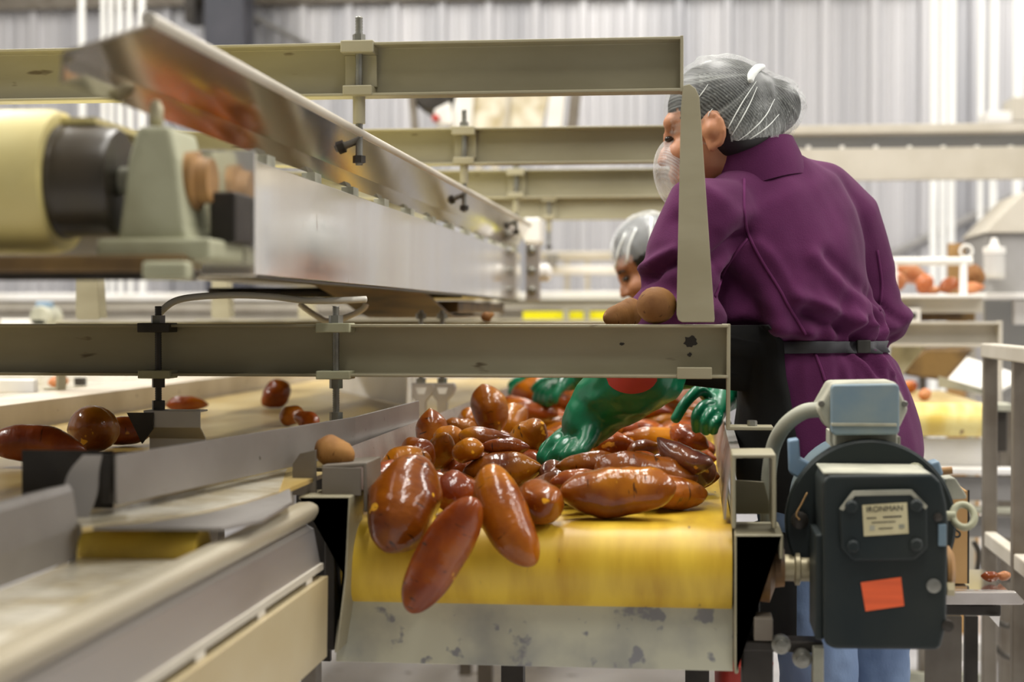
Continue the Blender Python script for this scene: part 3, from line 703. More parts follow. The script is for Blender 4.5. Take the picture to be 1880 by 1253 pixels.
obj('side_bolt', lathe((P(1738, 1082, 2.34).x, 2.34, P(1738, 1082, 2.34).z), (1, 0, 0), [(0, 0.010), (0.010, 0.010), (0.010, 0)], seg=6), 'brassy', gb)
# round flange and motor
FYy = GY + 0.15
fc = P(1598, 962, FYy); fr_ = 152 * FYy / FPX
fl = obj('flange', lathe((fc.x, FYy, fc.z), (0, 1, 0), [(0, 0.02), (0, fr_ - 0.004), (0.003, fr_), (0.022, fr_), (0.025, fr_ - 0.004), (0.025, 0.05)], seg=64), 'gear', gm, smooth=True, auto=35, label='round dark flange behind the gearbox')
for (px, yy) in ((1516, 868), (1680, 866), (1468, 955)):
    c = P(px, yy, FYy)
    obj('bolt', lathe((c.x, FYy + 0.001, c.z), (0, -1, 0), [(0, 0.013), (0.010, 0.013), (0.013, 0.008), (0.013, 0)], seg=16), 'bearing' if yy < 900 else 'dark_steel', fl, smooth=True, auto=40)
mt = obj('motor_body', lathe((fc.x, FYy + 0.025, fc.z + 0.01), (0, 1, 0), [(0, 0.100), (0.02, 0.106), (0.20, 0.106), (0.235, 0.09), (0.24, 0.0)], seg=48), 'blue', gm, smooth=True, auto=35)
for k in range(9):
    c = P(1536 + k * 14, 815, FYy + 0.05)
    obj('cooling_fin', box(NB(), c.x - 0.003, c.x + 0.003, FYy + 0.04, FYy + 0.22, P(1590, 836, FYy + 0.05).z, P(1590, 798 if k % 2 else 801, FYy + 0.05).z), 'dust', mt, bevel=0.001)
obj('terminal_base', box(NB(), P(1532, 800, FYy + 0.03).x, P(1648, 800, FYy + 0.03).x, FYy + 0.03, FYy + 0.13, P(1590, 822, FYy + 0.03).z, P(1590, 790, FYy + 0.03).z), 'dust', mt, bevel=0.003)
TY = FYy + 0.02
tbx = obj('terminal_box', pr([g2(1499, 752, TY), g2(1527, 703, TY), g2(1645, 701, TY), g2(1668, 752, TY), g2(1650, 790, TY), g2(1522, 790, TY)], 'y', TY, TY + 0.11), 'dust', gm, bevel=0.006, seg=3, label='blue-grey terminal box with dusty sloping shoulders')
obj('box_lid', pr([g2(1524, 712, TY), g2(1528, 706, TY), g2(1643, 704, TY), g2(1648, 710, TY), g2(1648, 790, TY), g2(1644, 797, TY), g2(1530, 798, TY), g2(1524, 792, TY)], 'y', TY - 0.022, TY + 0.002), 'blue', tbx, bevel=0.006, seg=3)
obj('lid_ledge', box(NB(), P(1526, 780, TY - 0.02).x, P(1646, 780, TY - 0.02).x, TY - 0.0245, TY, P(1590, 783, TY - 0.02).z, P(1590, 777, TY - 0.02).z), 'dust', tbx, bevel=0.001)
for px in (1508, 1661):
    c = P(px, 742, TY)
    obj('screw', lathe((c.x, TY + 0.001, c.z), (0, -1, 0), [(0, 0.005), (0.004, 0.004), (0.004, 0)], seg=12), 'mid_steel', tbx, smooth=True, auto=40)
# flexible conduit into the terminal box
path = spline([P(1506, 752, TY + 0.05), P(1475, 757, TY + 0.06), P(1443, 780, TY + 0.08), P(1422, 815, TY + 0.10), P(1413, 860, TY + 0.10), P(1409, 920, TY + 0.10), P(1409, 955, TY + 0.10), P(1409, 975, TY + 0.10)], 26)
obj('conduit', tube(path, 0.0115, seg=14, ripple=0.055), 'conduit', gm, smooth=True, label='ribbed grey flexible conduit')
# output shaft to the roller
sx0, sx1 = P(1430, 1062, RY).x, P(1500, 1062, RY).x
obj('output_shaft', lathe((sx0, RY, BZ - RR), (1, 0, 0), [(0, 0.020), (0.022, 0.020), (0.024, 0.026), (0.030, 0.026), (0.032, 0.020), (0.058, 0.020), (0.060, 0.034), (sx1 - sx0, 0.034)], seg=24), 'brassy', gm, smooth=True, auto=40)
# lifting eye on its right
ec = P(1769, 948, GY + 0.10)
er = 19 * (GY + 0.1) / FPX
eye_ = obj('lifting_eye', tube([(ec.x + er * math.cos(t), GY + 0.10 + 0.010 * math.sin(t), ec.z + er * math.sin(t)) for t in [2 * math.pi * i / 28 for i in range(28)]], 0.0052, seg=10, closed=True), 'bearing', gm, smooth=True, label='pale lifting ring')
obj('eye_stem', cyl((ec.x - er - 0.012, GY + 0.10, ec.z), (ec.x - er + 0.003, GY + 0.10, ec.z), 0.007), 'bearing', eye_)
# blue brackets on the flange's shoulders
o_ = obj('bracket', pr([g2(1447, 808, 2.5), g2(1466, 805, 2.5), g2(1468, 840, 2.5), g2(1488, 850, 2.5), g2(1492, 878, 2.5), g2(1470, 880, 2.5), g2(1449, 868, 2.5)], 'y', 2.485, 2.53), 'blue2', gm, bevel=0.003, label='blue bracket at the flange\'s left shoulder')
obj('bracket', pr([g2(1705, 850, 2.5), g2(1722, 845, 2.5), g2(1730, 870, 2.5), g2(1712, 880, 2.5)], 'y', 2.485, 2.53), 'blue2', gm, bevel=0.003)
cvr = [g2(1732, 878, 2.52), g2(1750, 876, 2.52), g2(1771, 908, 2.52), g2(1770, 914, 2.52), g2(1732, 916, 2.52)]
obj('fan_cover', pr(cvr, 'y', 2.50, 2.60), 'dust', gm, bevel=0.002, label='cream angled cover behind the lifting ring')
obj('cover_rod', cyl(P(1728, 866, 2.5), P(1748, 864, 2.5), 0.006), 'rust', gm, smooth=True, auto=40)
# dry root fibres caught on the machine
def fibre(pts, r, label):
    tag(obj('root_fibre', tube(spline(pts, 8), r, seg=6), 'rust_fibre' if 'rust_fibre' in M else 'card', smooth=True), label, 'root fibre')
fibre([P(1508, 873, 2.425), P(1560, 862, 2.425), P(1600, 858, 2.425), P(1640, 866, 2.425), P(1690, 868, 2.425)], 0.0012, 'brown root strand lying along the gearbox top')
fibre([P(1482, 905, 2.435), P(1472, 925, 2.435), P(1462, 945, 2.435), P(1468, 955, 2.435)], 0.0014, 'short brown root strand stuck on the flange\'s left edge')
# ================================================================== receiving conveyor on the left
LZ = EYE - 0.245
WT = EYE - 0.170
rc = thing('receiving_conveyor', 'wide cream receiving belt with grey divider plate at left', 'conveyor', (-1.1, 3.6, 0.0))
A_, B_, C_ = Pz(212, 836, WT), Pz(650, 766, WT), Pz(768, 736, WT)
e0, e1 = Pz(150, 968, LZ), Pz(532, 890, LZ)
RXR = -0.57
ec_ = [Pz(x, y, LZ) for x, y in ((150, 968), (203, 962), (275, 956), (362, 943), (450, 922), (512, 904))]
poly = [(-1.44, 1.90), (e0.x, 1.90)] + [(v.x, v.y) for v in ec_] + [(B_.x, B_.y), (C_.x, C_.y), (C_.x, 6.4), (-1.44, 6.4)]
obj('belt', pr(poly, 'z', LZ - 0.006, LZ), 'belt_cream', rc)
# wetter worn strip along the near edge, lying under the divider
off = Vector((-0.10, 0.02))
q0, q1 = Pz(160, 905, LZ + 0.001), Pz(532, 868, LZ + 0.001)
obj('wet_strip', pr([(v.x, v.y) for v in ec_] + [(q1.x - 0.02, q1.y + 0.06), (A_.x - 0.02, A_.y + 0.10), (A_.x - 0.04, A_.y - 0.03)], 'z', LZ - 0.001, LZ + 0.0012), 'belt_pale', rc, label='wet glistening edge of the belt')
# steel slide plate and yellow lip roller in front
s1, s2 = Pz(536, 922, LZ - 0.008), Pz(430, 968, LZ - 0.008)
bm = NB()
vs = [bm.verts.new(Pz(x, y, LZ - 0.001)) for x, y in ((150, 968), (203, 962), (275, 956), (362, 943), (450, 922), (532, 898))] + [bm.verts.new(v) for v in (s1, Pz(480, 955, LZ - 0.008), Pz(410, 969, LZ - 0.008))]
bm.faces.new(vs)
r_ = bmesh.ops.extrude_face_region(bm, geom=bm.faces[:])
for v in [g for g in r_['geom'] if isinstance(g, bmesh.types.BMVert)]: v.co.z -= 0.004
obj('slide_plate', bm, 'dull_sheet', rc)
yr = 0.034
yy0 = P(300, 966, 1.90)
obj('nose_roller', lathe((P(150, 1000, 1.90).x, 1.915, yy0.z - yr - 0.002), (1, 0, 0), [(0, yr - 0.003), (0.003, yr), (P(366, 1000, 1.90).x - P(150, 1000, 1.90).x, yr)], seg=32), 'belt_worn', rc, smooth=True, auto=40, label='dull yellow nose roller')
obj('roller_end', lathe((P(128, 1000, 1.90).x, 1.915, yy0.z - yr - 0.004), (1, 0, 0), [(0, 0.022), (0.012, 0.030), (0.018, 0.030)], seg=16), 'dark_steel', rc, smooth=True, auto=40)
# divider plate between the two belts
obj('divider_plate', pr(sheet([(A_.x, A_.y), (B_.x, B_.y), (C_.x, C_.y)], 0.004), 'z', LZ + 0.014, WT), 'dull_sheet', rc, bevel=0.0008, label='long speckled grey divider plate')
d0, d1 = P(40, 845, 1.98), P(206, 838, 1.98)
obj('divider_box', box(NB(), d0.x, d1.x, 1.98, 1.984, P(40, 932, 1.98).z, WT), 'dark_steel', rc, label='dark boxed end of the divider')
obj('divider_flap', pr(sheet([(P(210, 850, 1.96).x, 2.0), (P(196, 850, 1.96).x, 1.97), (P(180, 850, 1.96).x, 1.975)], 0.003), 'z', LZ + 0.01, WT - 0.003), 'dark_steel', rc)
fp = [P(152, 836, 1.90), P(126, 868, 1.895), P(116, 905, 1.89), P(118, 950, 1.885), P(122, 1000, 1.88)]
fq = [P(186, 836, 1.92), P(180, 868, 1.915), P(177, 905, 1.91), P(162, 950, 1.90), P(142, 1000, 1.89)]
bm = NB()
va = [bm.verts.new(p) for p in spline(fp, 5)]; vb = [bm.verts.new(p) for p in spline(fq, 5)]
for i in range(len(va) - 1): bm.faces.new((va[i], va[i + 1], vb[i + 1], vb[i]))
r_ = bmesh.ops.extrude_face_region(bm, geom=bm.faces[:])
for v in [g for g in r_['geom'] if isinstance(g, bmesh.types.BMVert)]: v.co.y += 0.004
obj('curved_flap', bm, 'dull_sheet', rc, smooth=True, auto=40, label='curved grey sheet at the divider\'s near end')
# left wall of the belt with its folded flange
WLX = -1.45
obj('side_wall', pr(sheet([(WLX, LZ - 0.004), (WLX, FOOT_Z - 0.003), (WLX - 0.15, FOOT_Z - 0.003), (WLX - 0.15, FOOT_Z - 0.05)], 0.004), 'y', 2.3, 6.4), 'panel_wall', rc, label='far scuffed side wall with a folded top flange')
# white sheet that closes the far end at an angle
w0, w1 = Pz(618, 718, LZ), Pz(768, 752, LZ)
obj('end_deflector', pr(sheet([(w0.x, w0.y), (w1.x, w1.y), (w1.x + 0.05, w1.y - 0.45)], 0.004), 'z', LZ + 0.002, LZ + 0.10), 'white', rc, label='pale angled deflector sheet at the far end')
# bent bracket held by the dark hanger
hz = hA[2]
xa, xb = P(268, 760, F1).x, P(372, 760, F1).x
obj('bent_bracket', pr(sheet([(F1 + 0.03, hz + 0.001), (F1 - 0.012, hz + 0.001), (F1 - 0.012, hz - 0.026), (F1 + 0.018, hz - 0.046), (F1 + 0.018, hz - 0.075)], 0.003), 'x', xa, xb), 'galv', rc, bevel=0.001, label='bent bright bracket on the darker hanger')
pts = [P(234, 758, F1 - 0.014), P(282, 758, F1 - 0.014), P(282, 788, F1 - 0.014), P(262, 815, F1 - 0.014), P(250, 790, F1 - 0.014)]
obj('bracket_end', pr([(p.x, p.z) for p in pts], 'y', F1 - 0.018, F1 - 0.014), 'dark_steel', rc)
# clamp under the second hanger
zc = hB[2]
obj('clamp_head', pr([(hB[0] - 0.022, zc + 0.002), (hB[0] + 0.022, zc + 0.002), (hB[0] + 0.020, zc - 0.012), (hB[0] + 0.008, zc - 0.028), (hB[0] - 0.012, zc - 0.028), (hB[0] - 0.020, zc - 0.012)], 'y', F1, F1 + 0.035), 'mid_steel', rc, bevel=0.002)
# forked clamps farther along the divider
for px, Y in ((773, 3.915), (812, 3.92)):
    def k(x, y): v = P(px + x, y, Y); return (v.x, v.z)
    fk = obj('forked_clamp', pr([k(-21, 704), k(21, 704), k(24, 712), k(20, 724), k(8, 738), k(8, 792), k(-10, 792), k(-10, 738), k(-20, 724), k(-24, 712)], 'y', Y, Y + 0.025), 'steel_dirty', rc, bevel=0.002)
    obj('clamp_slot', pr([k(-10, 712), k(10, 712), k(6, 724), k(-6, 724)], 'y', Y - 0.001, Y + 0.001), 'white', fk)
    obj('clamp_bolt', cyl(P(px, 704, Y + 0.012), P(px, 570, Y + 0.012), 0.006, seg=10), 'mid_steel', fk, smooth=True, auto=40)
    obj('nut', hexnut(P(px, 581, Y + 0.012), (0, 0, 1), 0.013, 0.014), 'mid_steel', fk)
    obj('nut', hexnut(P(px, 700, Y + 0.012), (0, 0, 1), 0.012, 0.014), 'mid_steel', fk)
for (x, y) in ((-1.5, 2.5), (-1.5, 5.6), (-0.8, 2.6), (-0.8, 5.6)):
    obj('leg', box(NB(), x - 0.02, x + 0.02, y, y + 0.04, 0, LZ - 0.006), 'post', rc)
# ================================================================== take-away conveyor in the foreground
tc_ = thing('takeaway_conveyor', 'blurred conveyor with a bright rounded rail running out at bottom left', 'conveyor', (-0.62, 1.7, 0.0))
T0, T1 = 0.95, 2.33
def t2(px, yy): v = P(px, yy, T1); return (v.x, v.z)
rail = [t2(534, 932), t2(548, 922), t2(572, 921), t2(585, 928), t2(586, 940), t2(578, 954), t2(556, 966), t2(540, 962)]
obj('guard_rail', pr(rail, 'y', T0, T1), 'rail_paint', tc_, bevel=0.004, seg=3, label='pale rounded top rail')
obj('guard', pr(sheet([t2(556, 962), t2(574, 972), t2(585, 1030), t2(588, 1040)], 0.003), 'y', T0, T1), 'galv', tc_, label='reflective sheet below the rail')
obj('guard_strip', pr(sheet([t2(566, 1036), t2(592, 1036), t2(592, 1046)], 0.003), 'y', T0, T1), 'beam_far', tc_)
for k in range(5):
    y = 1.22 + k * 0.255
    a, b = t2(577, 1062), t2(590, 1044)
    obj('spacer_block', box(NB(), a[0], b[0], y, y + 0.035, a[1], b[1]), 'white', tc_, bevel=0.001)
obj('gap_channel', box(NB(), t2(560, 1050)[0], t2(566, 1050)[0], T0, T1, t2(560, 1090)[1], t2(560, 1036)[1]), 'dark_steel', tc_)
obj('side_panel', pr(sheet([t2(560, 1204), t2(598, 1204), t2(600, 1060), t2(575, 1060)], 0.004), 'y', T0, T1), 'panel_cream', tc_, bevel=0.001, label='scuffed cream side panel')
TZ = EYE - 0.290
lgx = P(138, 950, 1.86).x
obj('belt', box(NB(), lgx - 0.002, t2(560, 1000)[0], T0, 1.88, TZ - 0.006, TZ), 'belt_pale', tc_, label='pale belt run below the nose roller')
obj('left_guard', pr(sheet([(lgx - 0.03, EYE - 0.205), (lgx - 0.004, EYE - 0.200), (lgx, EYE - 0.207), (lgx + 0.006, EYE - 0.25), (lgx + 0.002, TZ + 0.004)], 0.003), 'y', T0, 1.85), 'dull_sheet', tc_, label='blurred left guard of the pale belt')
for x, y in ((lgx, 1.1), (t2(570, 1000)[0], 1.1), (t2(560, 1000)[0] - 0.02, 2.2)):
    obj('leg', box(NB(), x - 0.03, x + 0.01, y, y + 0.04, 0, TZ - 0.12 if x > -0.6 else TZ), 'post', tc_)
# ================================================================== far background, left and centre
def bp(x0, y0, x1, y1, Y, d=0.05, bm=None):
    a, b = P(x0, y0, Y), P(x1, y1, Y)
    return box(bm or NB(), min(a.x, b.x), max(a.x, b.x), Y, Y + d, min(a.z, b.z), max(a.z, b.z))
def bpz(x0, y0, x1, Y, d):
    """From a pixel top line down to the floor."""
    a, b = P(x0, y0, Y), P(x1, y0, Y)
    return box(NB(), a.x, b.x, Y, Y + d, 0, a.z)
Yf = 7.6
fl_ = thing('packing_conveyor', 'pale far conveyor along the back, glimpsed between the two nearest beams', 'conveyor', (P(500, 560, Yf).x, Yf, 0))
obj('top_rail', bp(-160, 539, 1215, 551, Yf - 0.03, 0.05), 'white', fl_, bevel=0.006)
obj('side_panel', bp(-160, 551, 1215, 606, Yf, 0.03), 'beam_far', fl_)
obj('lower_rail', bp(-160, 568, 1215, 575, Yf - 0.03, 0.03), 'post', fl_)
obj('belt', bp(-160, 549, 1215, 552, Yf + 0.03, 0.6), 'belt_cream', fl_)
for px in (100, 520, 1000):
    obj('leg', bpz(px, 600, px + 18, Yf + 0.05, 0.05), 'post', fl_)
Yy = 6.9
yb = thing('cross_belt', 'bright yellow belt strip above the nearest beam, left of the farther worker', 'conveyor', (P(1050, 580, Yy).x, Yy, 0))
obj('belt', bp(960, 572, 1135, 588, Yy, 0.4), 'yellow', yb)
for px in (1040, 1078):
    obj('clip', bp(px - 6, 566, px + 4, 590, Yy - 0.03, 0.02), 'dust', yb)
for px in (965, 1120):
    obj('leg', bpz(px, 588, px + 14, Yy + 0.1, 0.05), 'post', yb)
Yr = 8.3
hr = thing('handrail', 'white double handrail in front of the back wall, left of the farther worker', 'handrail', (P(1060, 560, Yr).x, Yr, 0))
obj('rail', bp(985, 462, 1240, 478, Yr, 0.05), 'beam_far', hr, bevel=0.01)
obj('rail', bp(985, 488, 1240, 504, Yr, 0.05), 'white', hr, bevel=0.01)
obj('rail', bp(985, 535, 1240, 552, Yr, 0.05), 'white', hr, bevel=0.01)
for px in (1041, 1078, 1200):
    obj('post', bpz(px - 4, 462, px + 4, Yr + 0.01, 0.03), 'beam_far', hr)
obj('junction_box', bp(1003, 466, 1022, 486, Yr - 0.06, 0.06), 'grey', hr, bevel=0.004)
# upper pale duct seen below the farthest frame
# inclined belt and its round motor behind the frames
Yi = 7.2
ic = thing('inclined_conveyor', 'tilted cream belt conveyor seen between the two upper beams', 'conveyor', (P(930, 230, Yi).x, Yi, 0))
def i2(px, yy): v = P(px, yy, Yi); return (v.x, v.z)
obj('belt', pr([i2(868, 128), i2(1018, 128), i2(992, 245), i2(862, 245)], 'y', Yi, Yi + 0.05), 'belt_pale', ic)
obj('side_rail', pr([i2(850, 128), i2(874, 128), i2(866, 245), i2(822, 245)], 'y', Yi - 0.03, Yi + 0.03), 'white', ic, bevel=0.005)
obj('side_rail', pr([i2(1014, 128), i2(1044, 128), i2(1032, 245), i2(1004, 245)], 'y', Yi - 0.03, Yi + 0.03), 'white', ic, bevel=0.005)
obj('cleat', pr([i2(934, 150), i2(941, 150), i2(931, 245), i2(925, 245)], 'y', Yi - 0.02, Yi + 0.01), 'beam_far', ic)
obj('drive_chain', pr([i2(1050, 160), i2(1068, 160), i2(1058, 245), i2(1040, 245)], 'y', Yi - 0.02, Yi + 0.02), 'post', ic)
for px in (872, 902):
    obj('leg', bpz(px, 245, px + 12, Yi + 0.05, 0.05), 'beam_far', ic)
mm = P(798, 168, Yi)
im = obj('drive_motor', lathe((mm.x, Yi - 0.05, mm.z), (0, 1, 0), [(0, 0.02), (0, 0.085), (0.03, 0.10), (0.2, 0.10), (0.22, 0.0)], seg=28), 'dark_steel', ic, smooth=True, auto=40, label='round dark motor')
obj('motor_bracket', pr([i2(752, 175), i2(764, 170), i2(770, 240), i2(758, 240)], 'y', Yi - 0.04, Yi), 'post', ic)
obj('motor_guard', pr([i2(800, 205), i2(830, 190), i2(835, 232), i2(805, 236)], 'y', Yi - 0.07, Yi - 0.03), 'white', ic, bevel=0.01)
obj('red_knob', lathe((P(806, 222, Yi).x, Yi - 0.08, P(806, 222, Yi).z), (0, -1, 0), [(0, 0.016), (0.015, 0.018), (0.02, 0.0)], seg=16), 'red', ic, smooth=True)
# tall dark column, braces and pipes on the back wall
tag(obj('steel_column', bpz(373, -400, 446, 9.9, 0.25), 'column', bevel=0.004), 'dark slate column behind the guard at upper left', 'column')
def vpipe(px, Y, r, top, bot, label, m='pipe', group=None):
    b = P(px, 600, Y)
    return tag(obj('wall_pipe', lathe((b.x, Y, bot), (0, 0, 1), [(0, r), (top - bot, r)], seg=16), m, smooth=True, auto=40), label, 'pipe', group)
for px, r, lb in ((1713, 0.020, 'leftmost white pipe of the close trio at upper right'), (1730, 0.016, 'middle white pipe of the close trio at upper right'), (1746, 0.020, 'rightmost white pipe of the close trio at upper right'), (1799, 0.016, 'thinner white pipe of the pair right of the pipe trio'), (1822, 0.022, 'thicker white pipe of the pair right of the pipe trio'), (1866, 0.024, 'white pipe nearest the right edge of the picture')):
    vpipe(px, 8.6, r, 6.0, 0, lb, group='pipes on the back wall')
for px, r, lb in ((153, 0.018, 'white pipe left of the guard\'s near corner'), (192, 0.014, 'first white pipe rising behind the guard\'s top corner'), (206, 0.014, 'second white pipe rising behind the guard\'s top corner'), (222, 0.016, 'third white pipe rising behind the guard\'s top corner'), (240, 0.016, 'fourth white pipe rising behind the guard\'s top corner'), (262, 0.020, 'white pipe at the guard\'s bright rim')):
    vpipe(px, 8.6, r, 6.0, P(px, 110, 8.6).z if False else 0, lb, group='pipes on the back wall')
struct('brace_pipe', cyl(P(1600, 484, 10.42), P(1900, 345, 10.42), 0.026), 'grey', smooth=True, auto=40)  # diagonal brace pipe against the back wall
struct('brace_cable', cyl(P(455, 25, 10.42), P(600, 100, 10.42), 0.018), 'grey', smooth=True, auto=40)  # diagonal brace cable against the back wall
tag(obj('wall_bracket', bp(338, -20, 358, 40, 10.2, 0.18), 'dark_steel'), 'small dark bracket left of the slate column', 'bracket')
# small parts and blue pump at far left edge
pm = thing('small_pump', 'small blue and grey pump far behind the beam at the left edge', 'pump', (P(60, 600, 5.6).x, 5.6, EYE - 0.205))
obj('body', lathe((P(72, 580, 5.6).x, 5.6, P(72, 582, 5.6).z), (0, 1, 0), [(0, 0.02), (0, 0.035), (0.01, 0.04), (0.12, 0.04), (0.12, 0)], seg=20), 'dust', pm, smooth=True, auto=40)
obj('cap', bp(64, 554, 88, 568, 5.62, 0.06), 'blue2', pm, bevel=0.006)
obj('base', bp(0, 586, 84, 598, 5.6, 0.12), 'white', pm, bevel=0.004)
obj('stand', box(NB(), P(30, 0, 5.62).x, P(60, 0, 5.62).x, 5.62, 5.70, EYE - 0.205, P(30, 598, 5.62).z), 'grey', pm)
# another belt beyond the left wall
fb = thing('neighbour_conveyor', 'pale neighbouring conveyor beyond the left side wall', 'conveyor', (-2.1, 5.0, 0))
obj('belt', box(NB(), -2.6, -1.68, 3.4, 6.4, EYE - 0.215, EYE - 0.205), 'belt_pale', fb)
obj('side_rail', bp(-30, 697, 62, 722, 3.9, 0.03), 'white', fb, bevel=0.003)
obj('cleat', bp(136, 694, 152, 710, 4.6, 0.03), 'dark_steel', fb)
for y in (3.6, 6.0):
    obj('leg', box(NB(), -2.2, -2.15, y, y + 0.05, 0, EYE - 0.215), 'post', fb)
# ================================================================== machinery at the right
Yo = 6.5
oc = thing('cross_conveyor', 'long pale conveyor crossing behind the nearer worker\'s head to the right edge', 'conveyor', (P(1700, 330, Yo).x, Yo, P(1700, 328, Yo).z))
obj('top_flange', bp(1430, 231, 1990, 240, Yo - 0.05, 0.12), 'beam_far', oc, bevel=0.004)
obj('web', bp(1430, 240, 1990, 268, Yo, 0.03), 'steel', oc)
obj('gap_backing', bp(1430, 266, 1990, 276, Yo + 0.10, 0.02), 'rust', oc)
obj('belt', bp(1430, 268, 1990, 271, Yo + 0.03, 0.5), 'belt_cream', oc)
obj('side_panel', bp(1430, 274, 1990, 328, Yo - 0.02, 0.03), 'beam_far', oc, bevel=0.003)
for k in range(8):
    obj('spacer_block', bp(1480 + k * 62, 267, 1488 + k * 62, 275, Yo - 0.01, 0.03), 'white', oc)
for px in (1560, 1950):
    a = P(px, 231, Yo)
    obj('hanger_rod', box(NB(), a.x, a.x + 0.02, Yo + 0.02, Yo + 0.04, a.z, 6.0), 'pipe', oc) if px > 1900 else None
a_ = P(1460, 328, Yo)
obj('leg', box(NB(), a_.x - 0.03, a_.x + 0.03, Yo + 0.1, Yo + 0.16, 0, a_.z), 'beam_far', oc)
# hopper machine
Ym = 6.0
hp = thing('hopper', 'grey steel hopper machine cut off by the right edge', 'machine', (P(1850, 540, Ym).x, Ym, 0))
def m2(px, yy, Y=Ym): v = P(px, yy, Y); return (v.x, v.z)
obj('sloped_hood', pr([m2(1806, 428), m2(1832, 400), m2(1880, 352), m2(1960, 352), m2(1960, 428)], 'y', Ym - 0.02, Ym + 0.5), 'beam_far', hp, bevel=0.004)
obj('body', bp(1812, 426, 1960, 545, Ym, 0.5), 'grey', hp, bevel=0.004, label='mid-grey upper body')
obj('shelf', bp(1790, 538, 1960, 549, Ym - 0.10, 0.5), 'white', hp, bevel=0.003)
obj('lower_body', bp(1806, 549, 1960, 780, Ym, 0.45), 'steel', hp, bevel=0.004)
obj('door_panel', bp(1862, 552, 1960, 596, Ym - 0.02, 0.03), 'white', hp, bevel=0.002)
obj('leg', bpz(1830, 780, 1850, Ym + 0.05, 0.06), 'post', hp)
obj('leg', bpz(1940, 780, 1960, Ym + 0.05, 0.06), 'post', hp)
obj('switch_box', bp(1812, 200, 1850, 222, 8.2, 0.08), 'white', None) if False else None
bx_ = thing('wall_unit', 'white box fixed high between the pipes, right of the pipe pair', 'box', (P(1866, 225, 8.3).x, 8.3, P(1866, 225, 8.3).z))
obj('casing', bp(1858, 178, 1900, 222, 8.3, 0.25), 'beam_far', bx_, bevel=0.005)
obj('base_plate', bp(1812, 205, 1858, 224, 8.3, 0.25), 'white', bx_, bevel=0.005)
ja = thing('oiler_jar', 'translucent lidded jar hanging beside the grey hopper', 'jar', (P(1825, 515, 5.85).x, 5.85, P(1825, 513, 5.85).z))
jx, jz0, jz1 = P(1825, 500, 5.85).x, P(1825, 513, 5.85).z, P(1825, 466, 5.85).z
jr = P(1845, 500, 5.85).x - jx
obj('cup', lathe((jx, 5.85, jz0), (0, 0, 1), [(0, jr * 0.9), (0.004, jr), (jz1 - jz0, jr), (jz1 - jz0, jr * 0.8)], seg=28), 'glass', ja, smooth=True, auto=40)
obj('oil', lathe((jx, 5.85, jz0 + 0.004), (0, 0, 1), [(0, jr * 0.92), (0.014, jr * 0.92)], seg=24), 'label', ja, smooth=True, auto=40)
obj('lid', lathe((jx, 5.85, jz1), (0, 0, 1), [(0, jr * 1.05), (0.022, jr * 1.05), (0.026, jr * 0.5), (0.04, jr * 0.35), (0.055, jr * 0.25), (0.055, 0)], seg=28), 'white', ja, smooth=True, auto=40)
obj('hanger', bp(1822, 500, 1830, 512, 5.93, 0.065), 'white', ja)
# grading table with potatoes
Yg = 5.6
gt = thing('grading_table', 'pale grading table carrying dry potatoes, right of the nearer worker', 'table', (P(1700, 570, Yg).x, Yg, 0))
gtz = P(1700, 541, Yg).z
a, b = P(1560, 541, Yg), P(1806, 541, Yg)
obj('tabletop', box(NB(), a.x, b.x, Yg - 0.05, Yg + 0.28, gtz - 0.012, gtz), 'white', gt, bevel=0.003)
obj('apron_rail', bp(1560, 547, 1804, 575, Yg, 0.02), 'beam_far', gt, bevel=0.002)
obj('under_shelf', bp(1560, 575, 1790, 590, Yg + 0.2, 0.02), 'return', gt)
obj('square_bracket', bp(1664, 566, 1690, 592, Yg - 0.03, 0.02), 'white', gt, bevel=0.002)
obj('bracket_hole', bp(1673, 574, 1683, 586, Yg - 0.032, 0.003), 'ink', gt)
for px in (1600, 1780):
    obj('leg', bpz(px, 575, px + 12, Yg + 0.25, 0.05), 'beam_far', gt)
pr_ = thing('pipe_rail', 'low white pipe rail standing on the grading table', 'rail', (P(1700, 540, Yg - 0.02).x, Yg - 0.02, gtz))
c0, c1 = P(1600, 480, Yg - 0.02), P(1785, 480, Yg - 0.02)
obj('rail', cyl(c0, c1, 0.014), 'white', pr_, smooth=True, auto=40)
for px in (1769, 1640):
    c = P(px, 480, Yg - 0.02)
    obj('post', cyl((c.x, Yg - 0.02, gtz), (c.x, Yg - 0.02, c.z), 0.013), 'pipe', pr_, smooth=True, auto=40)
c = P(1774, 462, Yg - 0.02)
obj('ring', tube([(c.x + 0.020 * math.cos(t), Yg - 0.02, c.z + 0.02 * math.sin(t)) for t in [2 * math.pi * i / 20 for i in range(20)]], 0.005, closed=True), 'white', pr_, smooth=True)
tag(obj('back_board', bpz(1742, 447, 1801, 6.55, 0.04), 'card'), 'tan board standing behind the pipe rail', 'board')
